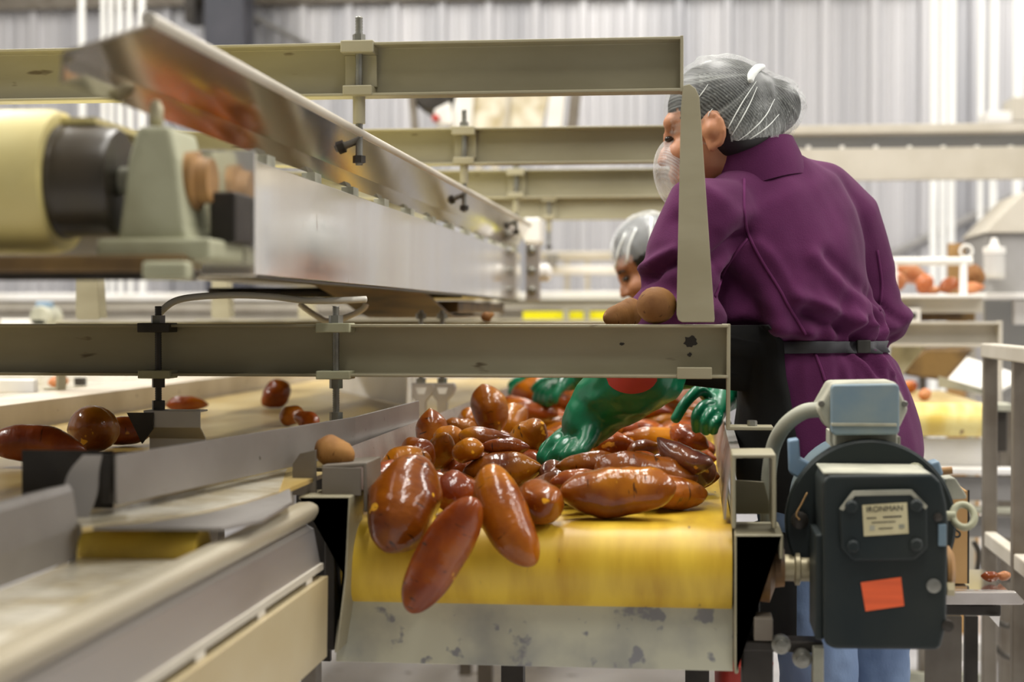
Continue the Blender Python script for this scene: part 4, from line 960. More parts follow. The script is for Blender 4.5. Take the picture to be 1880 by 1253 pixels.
# frame beam and belt of the second line
Yb = 5.0
sf = thing('line_frame', 'short pale frame beam above the far yellow roller at right', 'frame', (P(1740, 640, Yb).x, Yb, 0))
z1_, z0_ = P(1700, 591, Yb).z, P(1700, 637, Yb).z
xx0, xx1 = P(1540, 600, Yb).x, P(1838, 600, Yb).x
obj('beam', channel(xx0, xx1, z0_, z1_, Yb, 0.05, 0.008), 'beam_far', sf, bevel=0.001)
obj('end_plate', box(NB(), xx1 - 0.006, xx1 + 0.004, Yb - 0.002, Yb + 0.05, P(1838, 770, Yb).z, z1_ + 0.002), 'beam_far', sf, bevel=0.001)
obj('gusset', pr([(P(1640, 640, Yb).x, z0_), (P(1705, 640, Yb).x, z0_), (P(1662, 690, Yb).x, P(1662, 690, Yb).z), (P(1650, 722, Yb).x, P(1650, 728, Yb).z), (P(1634, 722, Yb).x, P(1634, 728, Yb).z)], 'y', Yb + 0.06, Yb + 0.075), 'dust', sf, bevel=0.002)
obj('leg', bpz(1838, 760, 1850, Yb + 0.02, 0.05), 'post', sf)
obj('leg', bpz(1522, 637, 1534, Yb + 0.02, 0.05), 'post', sf)
sl = thing('second_conveyor', 'far conveyor with a lemon-yellow roller behind the gear motor', 'conveyor', (P(1740, 800, 4.7).x, 4.7, 0))
Y2 = 4.7
bz2 = P(1740, 741, Y2).z
r2_ = 0.047
xs0, xs1 = P(1560, 770, Y2).x, P(1806, 770, Y2).x
obj('roller_belt', cyl((xs0, Y2 + r2_ * 0.3, bz2 - r2_), (xs1, Y2 + r2_ * 0.3, bz2 - r2_), r2_, seg=36), 'belt_lemon', sl, smooth=True, auto=40, label='lemon-yellow belt round the roller')
obj('belt', box(NB(), xs0, xs1, Y2 + 0.02, 5.5, bz2 - 0.008, bz2), 'belt_cream', sl)
obj('roller_bearing', box(NB(), xs1 + 0.015, P(1850, 770, Y2).x, Y2, Y2 + 0.08, P(1800, 830, Y2).z, P(1800, 752, Y2).z), 'dark_steel', sl, bevel=0.005)
obj('bearing_cap', bp(1806, 742, 1860, 756, Y2 - 0.03, 0.1), 'dust', sl, bevel=0.004)
obj('drip_tray', bp(1560, 804, 1806, 858, Y2 + 0.02, 0.02), 'white', sl, bevel=0.002, label='white sheet under the lemon roller')
obj('front_rail', bp(1560, 858, 1960, 874, Y2 - 0.05, 0.06), 'white', sl, bevel=0.003)
obj('front_panel', bp(1560, 874, 1960, 922, Y2 - 0.02, 0.03), 'grey', sl, bevel=0.002)
obj('lower_rail', bp(1560, 930, 1960, 946, Y2 - 0.04, 0.05), 'dust', sl, bevel=0.003)
obj('lower_panel', bp(1560, 946, 1960, 990, Y2, 0.03), 'grey', sl, bevel=0.002)
for px in (1690, 1900):
    obj('leg', bpz(px, 990, px + 36, Y2 + 0.02, 0.06), 'post', sl)
obj('foot_rail', bp(1640, 1236, 1800, 1262, Y2, 0.04), 'dust', sl)
obj('foot_plate', bp(1690, 1180, 1800, 1215, Y2 + 0.3, 0.04), 'white', sl)
# chute above that belt
ch = thing('discharge_chute', 'white tilted discharge chute above the far yellow roller', 'chute', (P(1800, 720, 5.3).x, 5.3, 0))
q = [P(1738, 706, 5.1), P(1808, 740, 5.1), P(1872, 690, 5.1), P(1800, 656, 5.1)]
bm = NB()
top = [bm.verts.new(v) for v in (P(1738, 698, 5.25), P(1815, 727, 5.05), P(1880, 690, 5.25), P(1775, 655, 5.45))]
bm.faces.new(top)
r_ = bmesh.ops.extrude_face_region(bm, geom=bm.faces[:])
for v in [g for g in r_['geom'] if isinstance(g, bmesh.types.BMVert)]: v.co.z -= 0.012
obj('slide', bm, 'white', ch, bevel=0.003)
obj('side_wall', pr([(P(1720, 700, 5.1).x, P(1720, 690, 5.1).z), (P(1830, 745, 5.1).x, P(1830, 722, 5.1).z), (P(1830, 756, 5.1).x, P(1830, 727, 5.1).z), (P(1720, 712, 5.1).x, P(1720, 710, 5.1).z)], 'y', 5.06, 5.075), 'dust', ch, bevel=0.002)
obj('dark_brush', pr([(P(1662, 0, 5.6).x, P(0 + 1662, 668, 5.6).z), (P(1700, 640, 5.6).x, P(1700, 640, 5.6).z), (P(1790, 640, 5.6).x, P(1790, 640, 5.6).z), (P(1735, 700, 5.6).x, P(1735, 700, 5.6).z), (P(1664, 690, 5.6).x, P(1664, 690, 5.6).z)], 'y', 5.6, 5.9), 'return', ch, bevel=0.01, label='dark brown brush rolls under the beam')
obj('leg', bpz(1842, 745, 1862, 5.3, 0.04), 'post', ch)
obj('leg', bpz(1690, 690, 1700, 5.85, 0.04), 'post', ch)
# packed carton on a tray shelf
Yc = 3.3
ts = thing('carton_shelf', 'narrow steel shelf with a folded lip, right of the gear motor', 'shelf', (P(1800, 1110, Yc).x, Yc, 0))
tsz = P(1740, 1080, Yc).z
def h2(px, yy): v = P(px, yy, Yc); return (v.x, v.z)
obj('tray', pr([h2(1640, 1085), h2(1862, 1085), h2(1878, 1102), h2(1874, 1108), h2(1640, 1108)], 'y', Yc - 0.02, Yc + 0.002), 'steel_dirty', ts, bevel=0.002)
tb_ = bp(1640, 1080, 1850, 1085, Yc, 0.26)
obj('shelf_top', tb_, 'steel', ts, bevel=0.001)
obj('back_lip', bp(1640, 1052, 1828, 1076, Yc + 0.25, 0.01), 'steel', ts, bevel=0.001)
obj('beam', bp(1640, 1108, 1838, 1132, Yc + 0.02, 0.06), 'dark_steel', ts, bevel=0.003)
obj('corner_gusset', pr([h2(1816, 1132), h2(1836, 1132), h2(1834, 1152)], 'y', Yc + 0.0, Yc + 0.01), 'steel', ts)
obj('leg', bpz(1700, 1132, 1766, Yc + 0.10, 0.02), 'post', ts, label='broad tan support sheet')
obj('leg', bpz(1772, 1132, 1796, Yc + 0.20, 0.02), 'dark_steel', ts)
ct = thing('carton', 'open cardboard carton on the steel shelf beside the motor', 'carton', (P(1720, 1085, Yc + .05).x, Yc + 0.05, tsz))
Ycf = Yc + 0.05
cx0, cx1, cz0, cz1 = P(1640, 1000, Ycf).x, P(1776, 1000, Ycf).x, tsz + 0.001, P(1740, 902, Ycf).z
obj('front_panel', box(NB(), cx0, cx1, Ycf, Ycf + 0.005, cz0, cz1), 'card', ct)
obj('side_panel', box(NB(), cx1 - 0.005, cx1, Ycf + 0.005, Ycf + 0.19, cz0, cz1), 'card', ct)
obj('side_panel', box(NB(), cx0, cx0 + 0.005, Ycf + 0.005, Ycf + 0.19, cz0, cz1), 'card', ct)
obj('back_panel', box(NB(), cx0, cx1, Ycf + 0.19, Ycf + 0.195, cz0, cz1), 'card', ct)
obj('bottom_panel', box(NB(), cx0, cx1, Ycf + 0.005, Ycf + 0.19, cz0, cz0 + 0.005), 'card', ct)
obj('corner_edge', box(NB(), cx1, cx1 + 0.004, Ycf + 0.001, Ycf + 0.012, cz0, cz1 + 0.002), 'dark_steel', ct)
text_mesh('S', 26 * Ycf / FPX * 1.35, 'ink', ct, 'lettering', tm(1757, 977, Ycf - 0.0002))
text_mesh('A', 26 * Ycf / FPX * 1.35, 'ink', ct, 'lettering', tm(1735, 977, Ycf - 0.0002))
# guard railing running towards the camera
gr = thing('guard_railing', 'brown-grey steel stair railing standing at the right edge', 'railing', (P(1840, 1200, 3.7).x, 3.7, 0))
rX = P(1817, 800, 4.0).x
rY = [4.0, P(0, 0, 1).y * 0 + 3.68, 3.36]
for Y in (4.0, (rX / P(1872, 800, 1.0).x), (rX / P(1935, 800, 1.0).x)):
    obj('post', box(NB(), rX - 0.016, rX + 0.016, Y - 0.016, Y + 0.016, 0, EYE - 0.09), 'post', gr, bevel=0.003)
obj('top_rail', box(NB(), rX - 0.019, rX + 0.019, 3.0, 4.02, EYE - 0.10, EYE - 0.066), 'beam_far', gr, bevel=0.004)
zm = P(1812, 975, 4.0).z
obj('middle_rail', box(NB(), rX - 0.014, rX + 0.014, 3.0, 4.0, zm - 0.036, zm), 'beam_far', gr, bevel=0.004)
# black cables looping behind it
for (pts, lb) in (([(1826, 1052, 4.655), (1840, 1062, 4.655), (1862, 1062, 4.655), (1890, 1040, 4.655)], 'upper black cable loop behind the railing'), ([(1828, 1140, 4.655), (1850, 1150, 4.655), (1875, 1140, 4.655), (1895, 1110, 4.655)], 'middle black cable loop behind the railing'), ([(1824, 1185, 4.655), (1845, 1205, 4.655), (1870, 1208, 4.655), (1895, 1195, 4.655)], 'lowest black cable loop behind the railing'), ([(1786, 1080, 4.65), (1795, 1045, 4.65), (1797, 1015, 4.65), (1788, 995, 4.65)], 'thick black cable behind the carton')):
    tag(obj('cable', tube(spline([P(*p) for p in pts], 8), 0.008), 'rubber', smooth=True), lb, 'cable')
# ================================================================== sweet potatoes
def potato_mesh(seed, L, W, blunt=0.75, nub=0.0, bend=0.0, rings=26, seg=22, bump=0.125):
    """Spindle along local X with its own taper, bend and lumps; centred on the origin."""
    rnd = random.Random(seed)
    bm = NB()
    o = Vector((rnd.uniform(0, 50), rnd.uniform(0, 50), rnd.uniform(0, 50)))
    skew = rnd.uniform(-0.22, 0.22)
    tw = rnd.uniform(0, 6.28)
    bx = bend if bend else rnd.uniform(-0.09, 0.09)
    prev = None
    top = None
    for i in range(rings + 1):
        t = -1 + 2 * i / rings
        t = math.sin(t * math.pi / 2)
        r = (1 - abs(t) ** 2.3) ** blunt * (1 - skew * t)
        if nub and t > 0.9: r = max(r, nub * (1 - (t - 0.9) * 8))
        cx = t * L / 2
        cy = bx * L * (1 - t * t) * math.cos(tw); cz = bx * L * (1 - t * t) * math.sin(tw)
        if i in (0, rings):
            v = bm.verts.new((cx, cy, cz)); ring = [v]
        else:
            ring = []
            for k in range(seg):
                a = 2 * math.pi * k / seg
                n = noise.noise(Vector((t * 1.6, math.cos(a) * 0.9, math.sin(a) * 0.9)) + o)
                n2 = noise.noise(Vector((t * 4.5, math.cos(a) * 1.2, math.sin(a) * 1.2)) * 1.0 + o * 1.7)
                rr = W / 2 * r * (1 + bump * 1.6 * n + bump * 0.5 * n2)
                ring.append(bm.verts.new((cx, cy + rr * math.cos(a), cz + rr * 0.94 * math.sin(a))))
        if prev is not None:
            if len(prev) == 1:
                for k in range(seg): bm.faces.new((prev[0], ring[k], ring[(k + 1) % seg]))
            elif len(ring) == 1:
                for k in range(seg): bm.faces.new((prev[k], ring[0], prev[(k + 1) % seg]))
            else:
                for k in range(seg): bm.faces.new((prev[k], ring[k], ring[(k + 1) % seg], prev[(k + 1) % seg]))
        prev = ring
    return bm
def potato(label, c, d, L, W, m, seed, group=None, roll=0.0, lo=False, rest=None, lift=None, clear=False, **k):
    bm = potato_mesh(seed, L, W, rings=14 if lo else 26, seg=12 if lo else 22, **k)
    bmesh.ops.recalc_face_normals(bm, faces=bm.faces)
    me = bpy.data.meshes.new('sweet_potato'); bm.to_mesh(me); bm.free()
    for p in me.polygons: p.use_smooth = True
    o = bpy.data.objects.new('sweet_potato', me); COL.objects.link(o)
    me.materials.append(M[m])
    q = Vector((1, 0, 0)).rotation_difference(Vector(d).normalized())
    o.rotation_mode = 'QUATERNION'
    o.rotation_quaternion = q @ Quaternion((1, 0, 0), roll)
    R3 = o.rotation_quaternion.to_matrix()
    low = min((R3 @ v.co).z for v in me.vertices)
    c = Vector(c)
    if rest is not None: c.z = rest - low + 0.0004
    if lift is not None and c.z + low < lift + 0.0004: c.z = lift - low + 0.0004
    sc = 1.0
    if clear:                                   # lie against the outside of the roller, not in it
        w_ = [R3 @ v.co for v in me.vertices]
        for _ in range(60):
            if all(math.hypot(c.y + sc * p.y - RY, c.z + sc * p.z - (BZ - RR)) > RR + 0.0008 and not (c.y + sc * p.y > RY and c.z + sc * p.z < BZ + 0.0008) for p in w_): break
            c = CO + (c - CO) * 0.997; sc *= 0.997
        o.scale = (sc, sc, sc)
    o.location = c
    return tag(o, label, 'sweet potato', group)
# --- the heap on the main belt: (px, py, length px, width px, direction, height over belt, material, label)
HEAP = [
 (742, 925, 158, 126, (-.22, -.62, -.75), 0.030, 'potato', 'huge waxed sweet potato hanging over the roller at the belt\'s left corner', 1),
 (813, 1020, 232, 94, (-.50, -.12, -.86), None, 'potato_red', 'long reddish sweet potato dropping off the front of the yellow roller', 1),
 (936, 946, 190, 92, (.44, -.35, -.83), None, 'potato', 'smooth sweet potato sliding head first over the roller, right of the dropping one', 1),
 (1134, 908, 205, 92, (.98, .05, .06), 0.040, 'potato', 'big golden lumpy sweet potato lying crosswise at the front edge of the belt', 1),
 (1180, 878, 180, 82, (.93, .28, -.10), 0.050, 'potato', 'long sweet potato tucked right behind the big golden one at the front', 1),
 (838, 905, 82, 70, (.55, .8, .0), 0.034, 'potato_red', 'short red sweet potato between the huge corner one and the sliding one', 1),
 (992, 912, 96, 74, (.42, -.85, -.1), 0.040, 'potato', 'sweet potato with a yellow spot, left of the big golden one', 1),
 (696, 888, 110, 68, (.35, .85, .1), 0.045, 'potato_red', 'sweet potato squeezed behind the huge corner one, against the left guard', 1),
 (712, 850, 84, 58, (.85, .5, .1), 0.070, 'potato', 'shiny sweet potato with a golden top beside the left guard', 1),
 (760, 842, 86, 62, (.72, -.3, .55), 0.072, 'potato_red', 'pinkish glossy sweet potato below the pointed one at the left', 1),
 (761, 792, 84, 58, (-.22, .0, .95), 0.095, 'potato', 'pointed sweet potato standing upright against the left guard', 2),
 (896, 756, 100, 62, (-.20, .1, .97), 0.110, 'potato', 'sweet potato with a nipple tip standing tallest in the heap', 2),
 (835, 768, 54, 44, (.5, .8, .1), 0.085, 'potato', 'round end-on sweet potato left of the tallest upright one', 2),
 (850, 750, 50, 36, (.6, .7, .2), 0.070, 'potato_red', 'small sweet potato half hidden behind the tallest upright one', 2),
 (812, 784, 62, 38, (.9, .3, -.15), 0.085, 'potato', 'slim sweet potato right of the pointed upright one', 2),
 (832, 803, 66, 42, (.9, -.3, -.1), 0.090, 'potato', 'small golden sweet potato in front of the round end-on one', 2),
 (890, 806, 100, 44, (.95, .3, -.12), 0.088, 'potato', 'sweet potato with a blunt golden end below the tallest upright one', 2),
 (942, 774, 52, 46, (.3, .7, .5), 0.075, 'potato', 'pale-sheened sweet potato just right of the tallest upright one', 2),
 (975, 757, 96, 32, (.97, .2, -.1), 0.075, 'potato_red', 'long thin sweet potato lying level behind the green glove\'s fingertips', 2),
 (968, 800, 74, 58, (.72, -.4, .5), 0.085, 'potato', 'sweet potato with one yellow dot touching the big green glove', 1),
 (817, 836, 74, 48, (.35, -.7, .5), 0.070, 'potato', 'tilted sweet potato between the pinkish one and its cracked neighbour', 1),
 (828, 850, 58, 50, (.2, .9, .1), 0.055, 'potato_red', 'dark-seamed short sweet potato left of the wide striped one', 1),
 (864, 838, 62, 40, (.8, -.4, .2), 0.075, 'potato', 'sweet potato with a bright sheen above the wide striped one', 1),
 (918, 852, 142, 60, (.98, .1, .05), 0.062, 'potato', 'wide striped sweet potato lying crosswise in the heap\'s middle', 1),
 (925, 825, 92, 30, (.98, .2, .0), 0.085, 'potato_red', 'narrow shiny sweet potato directly behind the wide striped one', 1),
 (870, 715, 66, 50, (.3, .6, .6), 0.090, 'potato', 'orange-lit sweet potato under the beam behind the tallest one', 3),
 (942, 720, 96, 52, (.75, .3, .45), 0.100, 'potato_red', 'deep red curved sweet potato under the beam right of the tallest one', 3),
 (1006, 729, 86, 40, (.95, .3, -.1), 0.085, 'potato_red', 'plump red sweet potato left of the red glove cuff', 3),
 (1066, 712, 66, 34, (.9, .3, .3), 0.095, 'potato_pale', 'bright orange sweet potato under the beam beside the green gauntlet', 3),
 (1180, 760, 46, 22, (.9, .4, .1), 0.050, 'potato_red', 'small red sweet potato right of the gauntlet, third row from the fingers', 3),
 (1222, 752, 56, 30, (.85, .5, .0), 0.060, 'potato', 'sweet potato right under the pointing green finger', 3),
 (1160, 768, 48, 22, (.9, -.3, .1), 0.055, 'potato', 'small sweet potato just clear of the gauntlet\'s lower edge', 2),
 (1212, 773, 86, 24, (.97, .2, .05), 0.050, 'potato', 'flat shiny sweet potato below the pointing finger', 2),
 (1140, 779, 62, 26, (.95, .2, .1), 0.055, 'potato_red', 'slender sweet potato one row nearer than the one at the gauntlet\'s edge', 2),
 (1116, 792, 56, 28, (.9, .3, .2), 0.060, 'potato', 'sweet potato with a coiled sheen right of the gauntlet', 2),
 (1162, 790, 76, 26, (.97, .25, .1), 0.060, 'potato_red', 'slim sweet potato in a row right of the coiled-sheen one', 2),
 (1210, 800, 116, 36, (.97, .25, .0), 0.062, 'potato', 'long golden sweet potato with a yellow fleck, mid right of the belt', 2),
 (1100, 803, 52, 28, (.8, .5, .1), 0.055, 'potato_red', 'short sweet potato tight against the gauntlet\'s underside', 1),
 (1128, 820, 82, 50, (.85, .4, -.2), 0.065, 'potato_red', 'smooth reddish pointed sweet potato right of the big green glove', 1),
 (1083, 820, 46, 24, (.9, .3, .0), 0.060, 'potato', 'small gleaming sweet potato beside the big green glove\'s wrist', 1),
 (1182, 826, 62, 34, (.9, .2, .2), 0.062, 'potato', 'knobbly sweet potato right of the smooth reddish pointed one', 1),
 (1266, 806, 72, 40, (.7, -.5, -.3), 0.070, 'potato_red', 'sweet potato with a round scar, near the right guard', 1),
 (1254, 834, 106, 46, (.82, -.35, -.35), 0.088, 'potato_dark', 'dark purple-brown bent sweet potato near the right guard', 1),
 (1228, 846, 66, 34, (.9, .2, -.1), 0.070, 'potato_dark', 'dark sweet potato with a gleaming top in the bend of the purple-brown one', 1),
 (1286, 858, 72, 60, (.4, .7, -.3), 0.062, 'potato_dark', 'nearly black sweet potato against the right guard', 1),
 (1078, 850, 112, 44, (.95, .2, .1), 0.070, 'potato', 'sweet potato with a dark back lying in front of the big green glove', 1),
 (1080, 884, 116, 56, (.9, .3, -.1), 0.045, 'potato_red', 'reddish-brown sweet potato behind the left end of the big golden one', 1),
 (1160, 850, 110, 36, (.95, .15, .1), 0.066, 'potato_red', 'thin sweet potato showing its wet ridge behind the front rows', 1),
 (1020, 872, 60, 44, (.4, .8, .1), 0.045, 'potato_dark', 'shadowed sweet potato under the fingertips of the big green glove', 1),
]
fixed, pts_all = [], []
heap = []
for i, (px, py, lp, wp, d, h, m, lb, row) in enumerate(HEAP):
    if h is None:
        Y = 2.295 if i == 1 else 2.365
        c = P(px, py, Y)
    else:
        c = Pz(px, py, BZ + h); Y = c.y
        if i == 0: c = P(px, py, 2.43); Y = 2.43
    d = Vector(d).normalized()
    s = Y / FPX
    fs = max(0.45, math.sqrt(max(0.0, 1 - d.y * d.y)))     # foreshortening of the long axis
    L, W = lp * s / (fs if fs > 0.62 else 0.80) * 1.05, wp * s * (1.16 if i not in (0, 1, 2, 3, 4) else 1.06)
    L = max(L, W * 1.15)
    heap.append([c, d, L, W, m, lb, i])
rnd = random.Random(21)
FILL = []
y = 2.62
while y < 5.9:
    n = 4 if y < 3.3 else 5
    for k in range(n):
        x = MX0 + 0.05 + (MX1 - MX0 - 0.10) * (k + rnd.uniform(0.15, 0.85)) / n
        L, W = rnd.uniform(0.10, 0.16), rnd.uniform(0.046, 0.064)
        a = rnd.uniform(-0.9, 0.9)
        h = rnd.uniform(0.026, 0.034) if y < 3.25 else rnd.uniform(0.03, 0.075)
        FILL.append([Vector((x, y + rnd.uniform(-.04, .04), BZ + h)), Vector((math.cos(a), math.sin(a), rnd.uniform(-.15, .15))).normalized(), L, W, rnd.choice(['potato', 'potato', 'potato_red']), None, 100 + len(FILL)])
    y += 0.105 if y < 3.3 else 0.12
allp = heap + FILL
# relax: each potato is a row of balls; the listed ones barely move, the filling makes room, nothing enters belt or guards
NBALL = 5
ts_ = np.linspace(-1, 1, NBALL) * 0.72
rad_k = (1 - np.abs(ts_) ** 2.3) ** 0.75
C_ = np.array([list(p[0]) for p in allp]); D_ = np.array([list(p[1]) for p in allp])
Ls = np.array([p[2] for p in allp]); Ws = np.array([p[3] for p in allp])
wgt = np.array([0.03 if p[5] else 1.0 for p in allp])
wgt[1] = wgt[2] = wgt[0] = 0.0
own = np.repeat(np.arange(len(allp)), NBALL)
R_ = (Ws[:, None] / 2 * rad_k[None, :] * 0.86).ravel()
for it in range(140):
    B_ = (C_[:, None, :] + D_[:, None, :] * (ts_[None, :, None] * Ls[:, None, None] / 2)).reshape(-1, 3)
    df = B_[:, None, :] - B_[None, :, :]
    ds = np.sqrt((df ** 2).sum(2)) + 1e-9
    ov_ = (R_[:, None] + R_[None, :]) - ds
    ov_[own[:, None] == own[None, :]] = 0
    ov_ = np.clip(ov_, 0, 0.03)
    wi = wgt[own]
    ws = wi[:, None] / np.maximum(wi[:, None] + wi[None, :], 1e-6)
    push = (df / ds[:, :, None]) * (ov_ * ws)[:, :, None] * 0.5
    mv = push.sum(1)
    acc = np.zeros_like(C_); np.add.at(acc, own, mv / 2.2)
    low = np.clip(BZ + R_ + 0.001 - B_[:, 2], 0, 0.03)
    low[B_[:, 1] < RY] = 0
    lz = np.zeros(len(allp)); np.maximum.at(lz, own, low)
    lf = np.zeros(len(allp)); np.maximum.at(lf, own, np.clip(MX0 + 0.012 + R_ - B_[:, 0], 0, .05))
    rt = np.zeros(len(allp)); np.maximum.at(rt, own, np.clip(B_[:, 0] - (MX1 - 0.016 - R_), 0, .05))
    C_ += acc
    free = wgt > 0
    C_[free, 2] += lz[free]
    C_[free, 0] += lf[free] - rt[free]
    C_[wgt == 1.0, 2] -= 0.0006
for p, c in zip(allp, C_): p[0] = Vector(c)
for c, d, L, W, m, lb, i in heap:
    kw = {}
    if i in (10, 11): kw = dict(nub=0.24, blunt=0.80, bump=0.08)
    if i in (0,): kw = dict(blunt=0.62, bump=0.12)
    if i in (3, 4): kw = dict(blunt=0.55, bump=0.14)
    if i in (1, 2): kw = dict(blunt=0.50, bump=0.05)
    if i in (26, 42): kw = dict(bend=0.13)
    if i in (0, 1, 2): kw['clear'] = True
    elif c.y > RY: kw['lift'] = BZ
    potato(lb, c, d, L, W, m, 300 + i * 7, 'sweet potatoes heaped on the sorting belt', **kw)
for c, d, L, W, m, lb, i in FILL:
    potato('waxed sweet potato in the crowd filling the sorting belt beneath and beyond the front rows', c, d, L, W, m, 900 + i, 'sweet potatoes crowding the sorting belt', lo=c.y > 3.4, lift=BZ)
# --- potatoes elsewhere
def lone(px, py, lp, wp, d, Y, m, lb, seed, rest=None, **k):
    s = Y / FPX
    W = wp * s
    c = P(px, py, Y)
    return potato(lb, c, d, lp * s, W, m, seed, None, rest=rest, **k)
lone(1204, 559, 74, 72, (.25, .95, .1), F1 + 0.022, 'potato_raw', 'round dry brown potato sitting on the nearest beam beside the upright plate', 11, rest=lz1, blunt=0.5, bump=0.03)
lone(1144, 577, 84, 52, (.8, .5, .22), F1 + 0.09, 'potato_raw', 'smaller dry brown potato left of the round one by the upright plate', 12, blunt=0.55)
lone(616, 829, 82, 62, (.85, -.3, -.25), RY - 0.02, 'potato_raw', 'dry brown potato perched on the grey block at the belt\'s left corner', 13, blunt=0.55)
lone(895, 583, 26, 18, (.9, .2, .3), 3.95, 'potato_raw', 'tiny brown potato end peeping over the nearest beam under the overhead conveyor', 14, rest=lz1)
LG = 'sweet potatoes on the receiving belt'
def onleft(px, py, lp, wp, d, m, lb, seed, **k):
    c = Pz(px, py, LZ + 0.03); Y = c.y
    W = wp * Y / FPX
    c = Pz(px, py, LZ + W * 0.47)
    o = potato(lb, c, d, lp * Y / FPX, W, m, seed, LG, lift=LZ + 0.0012, **k)
    return o
onleft(62, 824, 205, 76, (.96, .1, -.05), 'potato_red', 'long orange sweet potato lying at the picture\'s left edge', 21)
onleft(172, 792, 92, 88, (.25, -.9, .05), 'potato', 'round-ended golden sweet potato on the left belt, seen end on', 22, blunt=0.5, bump=0.07)
onleft(226, 793, 130, 60, (.6, .75, .0), 'potato_red', 'red sweet potato tucked behind the round-ended golden one', 23)
onleft(344, 744, 84, 34, (.9, .3, .0), 'potato_red', 'sweet potato showing above the bent bracket', 24)
onleft(506, 726, 66, 52, (.6, .5, .55), 'potato_red', 'tumbling pinkish sweet potato alone on the cream belt', 25, nub=0.12)
onleft(537, 765, 58, 42, (.55, .75, .2), 'potato', 'left one of two sweet potatoes leaning together on the cream belt', 26)
onleft(562, 776, 64, 40, (.8, -.4, -.2), 'potato_red', 'right one of two sweet potatoes leaning together on the cream belt', 27)
lone(107, 707, 40, 26, (.8, .4, .1), 4.4, 'potato_pale', 'orange potato end beyond the left side wall, right of the beam\'s foot', 28, rest=EYE - 0.205)
# grading table potatoes
GG = 'dry potatoes on the grading table'
for j, (px, py, lp, wp, d, m, lb) in enumerate((
    (1640, 517, 62, 40, (.7, .5, .1), 'potato_pale', 'pale rounded potato on the grading table nearest the purple sleeve'),
    (1668, 502, 84, 44, (.8, .3, -.3), 'potato_pale', 'large peach-coloured potato leaning over the pale rounded one'),
    (1698, 522, 44, 34, (.3, .5, .7), 'potato_rust', 'red-orange potato end right of the large peach-coloured one'),
    (1712, 534, 36, 18, (.9, .2, 0), 'potato_pale', 'flat little potato piece in front of the pipe trio'),
    (1742, 525, 46, 28, (.7, .5, .4), 'potato_rust', 'slanting red potato left of the pipe rail\'s post'),
    (1783, 533, 52, 22, (.9, .2, .1), 'potato_pale', 'small peach potato at the foot of the pipe rail\'s post'),
    (1786, 503, 48, 46, (.4, .6, .5), 'potato_raw', 'brown-orange potato behind the pipe rail\'s right end'))):
    s = Yg / FPX
    c = P(px, py, Yg + (0.18 if j in (1, 6) else 0.07))
    c.z = max(c.z, gtz + wp * s * 0.45)
    if j == 6: c = P(px - 4, py, Yg + 0.17); c.z = gtz + wp * s * 0.75
    potato(lb, c, d, lp * s, wp * s, m, 400 + j, GG, lift=gtz)
lone(1672, 693, 30, 24, (.8, .4, .1), 5.3, 'potato_red', 'dark orange potato under the brush rolls on the far belt', 41, rest=bz2)
lone(1697, 729, 28, 22, (.6, .6, .2), 4.85, 'potato_pale', 'small peach potato about to pass the far yellow roller', 42, rest=bz2)
lone(1818, 1080, 36, 20, (.95, .2, .0), Yc + 0.08, 'potato_red', 'left brown potato on the steel shelf beside the carton', 43, rest=tsz)
lone(1842, 1080, 30, 18, (.9, .4, .0), Yc + 0.10, 'potato_pale', 'orange potato right of the brown one on the steel shelf', 44, rest=tsz)
# ================================================================== people
def limb(bm, pts, rad, ref=None, seg=18):
    """Rounded tapering tube through points; rad is a radius or (along ref, across)."""
    pts = [Vector(p) for p in pts]
    n = len(pts)
    rings = []
    pu = Vector(ref).normalized() if ref is not None else None
    def ring(c, d, ru, rv, u):
        v = d.cross(u).normalized()
        return [bm.verts.new(c + u * ru * math.cos(2 * math.pi * k / seg) + v * rv * math.sin(2 * math.pi * k / seg)) for k in range(seg)]
    for i, p in enumerate(pts):
        d = (pts[min(i + 1, n - 1)] - pts[max(i - 1, 0)]).normalized()
        if pu is None: pu = frame_of(d)[0]
        u = (pu - d * pu.dot(d)).normalized()
        if ref is None: pu = u
        r = rad[i]
        ru, rv = r if isinstance(r, tuple) else (r, r)
        m_ = (ru + rv) / 2
        if i == 0:
            for q in (0.92, 0.72, 0.38):
                h = math.sqrt(1 - q * q)
                rings.append(ring(p - d * m_ * q * 0.8, d, ru * h, rv * h, u))
        rings.append(ring(p, d, ru, rv, u))
        if i == n - 1:
            for q in (0.38, 0.72, 0.92):
                h = math.sqrt(1 - q * q)
                rings.append(ring(p + d * m_ * q * 0.8, d, ru * h, rv * h, u))
    for a, b in zip(rings, rings[1:]):
        for k in range(seg): bm.faces.new((a[k], b[k], b[(k + 1) % seg], a[(k + 1) % seg]))
    bm.faces.new(rings[0][::-1]); bm.faces.new(rings[-1])
def ell(bm, c, r, mtx=None, seg=20):
    """Ellipsoid with radii r, optionally carried by a matrix."""
    m_ = Matrix.Translation(c) @ Matrix.Diagonal((*r, 1))
    if mtx is not None: m_ = mtx @ m_
    bmesh.ops.create_uvsphere(bm, u_segments=seg, v_segments=seg // 2 + 2, radius=1, matrix=m_)
